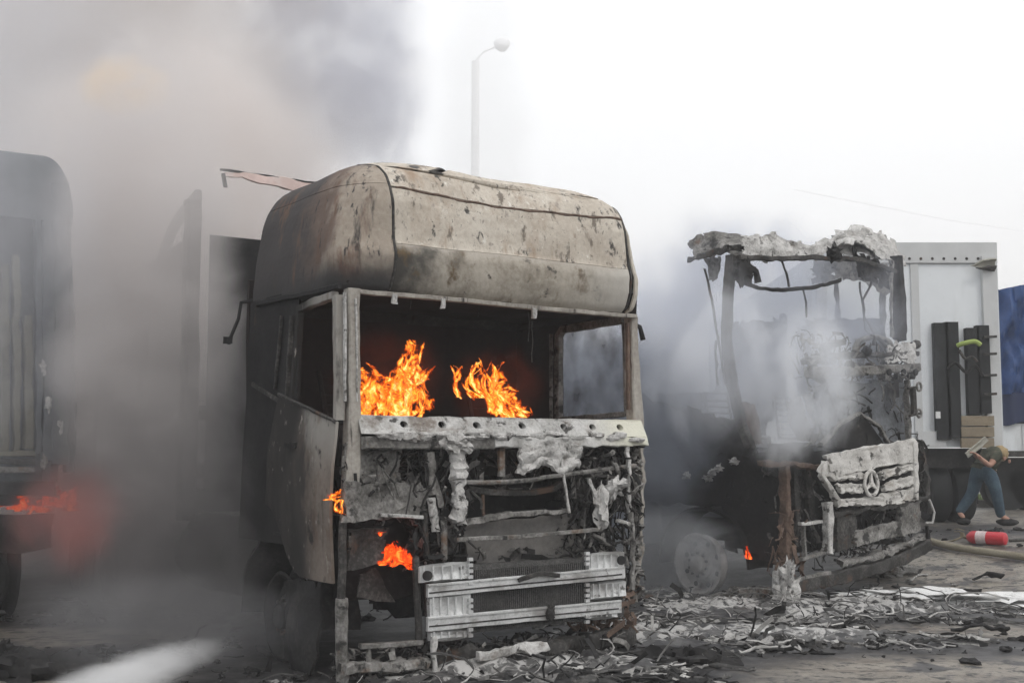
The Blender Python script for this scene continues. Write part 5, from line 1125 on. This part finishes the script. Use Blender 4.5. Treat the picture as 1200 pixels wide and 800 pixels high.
# ================================================================== SMOKE
def smoke(name, c, r, dens, col, label, scale=.5, lo=.35, hi=.7, edge=(1.0, .55), seed=0, rotz=0.0, aniso=0.0, stretch=(1, 1, 1), warp=.35, emis=None, floor=.03):
    m = bpy.data.materials.new(name + "_air"); m.use_nodes = True; t = m.node_tree; N = t.nodes; L = t.links; N.clear()
    out = N.new("ShaderNodeOutputMaterial"); pv = N.new("ShaderNodeVolumePrincipled"); L.new(pv.outputs[0], out.inputs["Volume"])
    pv.inputs["Color"].default_value = (*col, 1); pv.inputs["Anisotropy"].default_value = aniso
    tc = N.new("ShaderNodeTexCoord"); geo = N.new("ShaderNodeNewGeometry")
    mp = N.new("ShaderNodeMapping"); mp.inputs["Location"].default_value = (seed * 3.7, seed * 1.9, seed); mp.inputs["Scale"].default_value = stretch; L.new(geo.outputs["Position"], mp.inputs[0])
    n = N.new("ShaderNodeTexNoise"); n.inputs["Scale"].default_value = scale; n.inputs["Detail"].default_value = 5; n.inputs["Roughness"].default_value = .6; n.inputs["Distortion"].default_value = .9; L.new(mp.outputs[0], n.inputs["Vector"])
    ln = N.new("ShaderNodeVectorMath"); ln.operation = 'LENGTH'; L.new(tc.outputs["Object"], ln.inputs[0])
    wa = N.new("ShaderNodeMath"); wa.operation = 'MULTIPLY_ADD'; L.new(n.outputs[0], wa.inputs[0]); wa.inputs[1].default_value = -warp * 2; 
    ad = N.new("ShaderNodeMath"); ad.operation = 'ADD'; L.new(ln.outputs["Value"], ad.inputs[0]); ad.inputs[1].default_value = warp * 1.0
    L.new(ad.outputs[0], wa.inputs[2])
    e = N.new("ShaderNodeMapRange"); e.interpolation_type = 'SMOOTHSTEP'; e.inputs[1].default_value = edge[1]; e.inputs[2].default_value = edge[0]; e.inputs[3].default_value = 1; e.inputs[4].default_value = 0; L.new(wa.outputs[0], e.inputs[0])
    d = N.new("ShaderNodeMapRange"); d.inputs[1].default_value = lo; d.inputs[2].default_value = hi; d.inputs[3].default_value = floor; d.inputs[4].default_value = 1; L.new(n.outputs[0], d.inputs[0])
    mu = N.new("ShaderNodeMath"); mu.operation = 'MULTIPLY'; L.new(e.outputs[0], mu.inputs[0]); L.new(d.outputs[0], mu.inputs[1])
    m2 = N.new("ShaderNodeMath"); m2.operation = 'MULTIPLY'; L.new(mu.outputs[0], m2.inputs[0]); m2.inputs[1].default_value = dens; L.new(m2.outputs[0], pv.inputs["Density"])
    if emis:
        m3_ = N.new("ShaderNodeMath"); m3_.operation = 'MULTIPLY'; L.new(mu.outputs[0], m3_.inputs[0]); m3_.inputs[1].default_value = emis[1]; L.new(m3_.outputs[0], pv.inputs["Emission Strength"]); pv.inputs["Emission Color"].default_value = (*emis[0], 1)
    bm = bmesh.new(); bmesh.ops.create_icosphere(bm, subdivisions=3, radius=1.15); me = bpy.data.meshes.new(name); bm.to_mesh(me); bm.free(); me.materials.append(m)
    o = bpy.data.objects.new(name, me); COL.objects.link(o); o.location = c; o.scale = r; o.rotation_euler = (0, 0, rotz)
    o['kind'] = 'stuff'; o['label'] = label; o['category'] = "smoke"
    return o
smoke("smoke", (-7.5, 17.0, 5.0), (6.2, 3.8, 9.5), .75, (.93, .90, .885), "pale grey smoke column filling the left of the picture", .4, .38, .62, seed=1, floor=.15)
smoke("smoke", (-5.0, 16.0, 9.5), (3.6, 2.2, 4.5), .9, (.82, .79, .78), "brownish grey smoke billowing at the top left", .9, .44, .62, seed=14)
smoke("smoke", (-3.4, 10.6, 4.68), (.50, .35, .30), 4.5, (1.0, .87, .70), "warm glow painted as a cream patch in the smoke above the trailer", 1.6, .40, .6, seed=15)  # warm glow put into the smoke colour
smoke("smoke", (-4.3, 8.2, 3.9), (2.0, 1.2, 3.2), .75, (.88, .89, .93), "thin pale smoke in front of the charred truck at the left", .7, seed=11)
smoke("smoke", (-2.6, 9.9, .6), (1.4, 1.6, 1.9), 1.5, (.32, .31, .31), "darker smoke rolling low between the left trucks", 1.1, .38, .6, seed=2)
smoke("smoke", (-3.5, 12.2, 2.9), (2.3, 1.8, 3.3), 1.6, (.90, .86, .84), "thick grey smoke hiding the burnt trailer", .8, .34, .56, seed=12, floor=.25)
smoke("smoke", (-2.6, 17.5, 7.4), (1.5, 2.0, 4.6), .95, (.76, .77, .83), "blue grey smoke plume rising behind the cream roof", .9, .40, .60, seed=3)
smoke("smoke", (-2.98, 9.9, 2.7), (.85, .9, 2.9), 2.2, (.88, .85, .84), "pale smoke drifting past the rear edge of the cream cab", 1.1, .34, .6, seed=21, floor=.3)
smoke("smoke", (.7, 13.2, 1.7), (1.7, 1.8, 1.5), 1.7, (.42, .45, .51), "dark blue grey smoke seen through the empty cab window", 1.1, .36, .6, seed=22, floor=.2)
smoke("smoke", (1.15, 14.8, 1.1), (1.5, 2.0, 2.0), 2.0, (.28, .29, .32), "dark smoke pouring out between the two cabs", 1.1, .36, .6, seed=4, floor=.15)
smoke("smoke", (2.6, 14.0, 2.7), (2.3, 1.6, 1.6), 1.6, (.80, .83, .90), "light smoke drifting up behind the collapsed cab", 1.0, .40, .6, seed=5)
smoke("smoke", (2.62, 11.7, 2.1), (.78, .5, .85), 4.6, (.96, .975, 1.0), "white smoke wisps in front of the collapsed cab", 2.0, .47, .62, seed=6, stretch=(1, 1, .55), floor=0)
smoke("smoke", (1.85, 11.7, 2.35), (.85, .5, 1.0), 2.0, (.93, .95, .99), "thin white smoke veil before the leaning windscreen pillar", 1.7, .42, .62, seed=51, stretch=(1, 1, .6), floor=.05)
smoke("steam", (1.5, 12.0, .45), (.8, .5, .55), 1.4, (.7, .72, .75), "thin steam over the ground by the pale wheel rim", 1.6, .4, .6, seed=7)
smoke("smoke", (-3.35, 9.2, .95), (.50, .4, .50), 1.6, (.5, .38, .36), "smoke with an added dim red glow below the charred truck", 1.6, .38, .6, seed=31, emis=((1, .08, .04), .20), floor=.1)  # red emission added to the smoke itself to imitate firelight
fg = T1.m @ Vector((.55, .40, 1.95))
smoke("smoke", fg, (.42, .35, .42), .5, (.2, .12, .1), "smoke with an added red glow of its own round the larger cab flames", 3.5, .4, .6, seed=32, emis=((1, .10, .02), .12), floor=.1)  # halo of the flames added as emission in the smoke
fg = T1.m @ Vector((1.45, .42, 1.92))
smoke("smoke", fg, (.40, .35, .36), .5, (.2, .12, .1), "smoke with an added red glow of its own round the leaning cab flames", 3.5, .4, .6, seed=33, emis=((1, .10, .02), .10), floor=.1)  # same added emission halo for the second group of flames
smoke("smoke", (-.75, 30, 9.5), (1.5, 1.5, 6.0), .2, (1, 1, 1), "thin white smoke added behind the cream roof to fade the lamp post", .5, .3, .6, seed=41, floor=.5)  # added puff that washes out the distant post against the sky
# water spray from a hose at the lower left
ws0 = at(95, 815, 6.6); ws1 = at(262, 748, 8.1)
mid = ws1 + (ws0 - ws1) * .8; dd = ws1 - ws0
o = smoke("water_spray", mid, (dd.length * .85, .30, .13), 9.0, (.98, .98, .98), "white water spray arcing over the ground at bottom left", 5.0, .35, .6, seed=8, warp=.35, edge=(1.0, .15), stretch=(.5, 1, 1), floor=.35)
o.rotation_euler = dd.to_track_quat('X', 'Z').to_euler()
o['category'] = "water spray"
smoke("mist", (mid + Vector((.1, .5, .25))), (1.0, .5, .35), .5, (.7, .7, .72), "thin mist above the water spray", 1.2, seed=9)

# ================================================================== HAZE
hm = bpy.data.materials.new("haze_air"); hm.use_nodes = True; t = hm.node_tree; t.nodes.clear()
ho = t.nodes.new("ShaderNodeOutputMaterial"); hv = t.nodes.new("ShaderNodeVolumePrincipled"); hv.inputs["Color"].default_value = (.99, .99, .99, 1); hv.inputs["Density"].default_value = .003
t.links.new(hv.outputs[0], ho.inputs["Volume"])
b = B(); b.box((0, 0, 44.5), (3600, 3600, 92)); hz_ = b.build("haze", hm, None, smooth=False, kind='stuff')
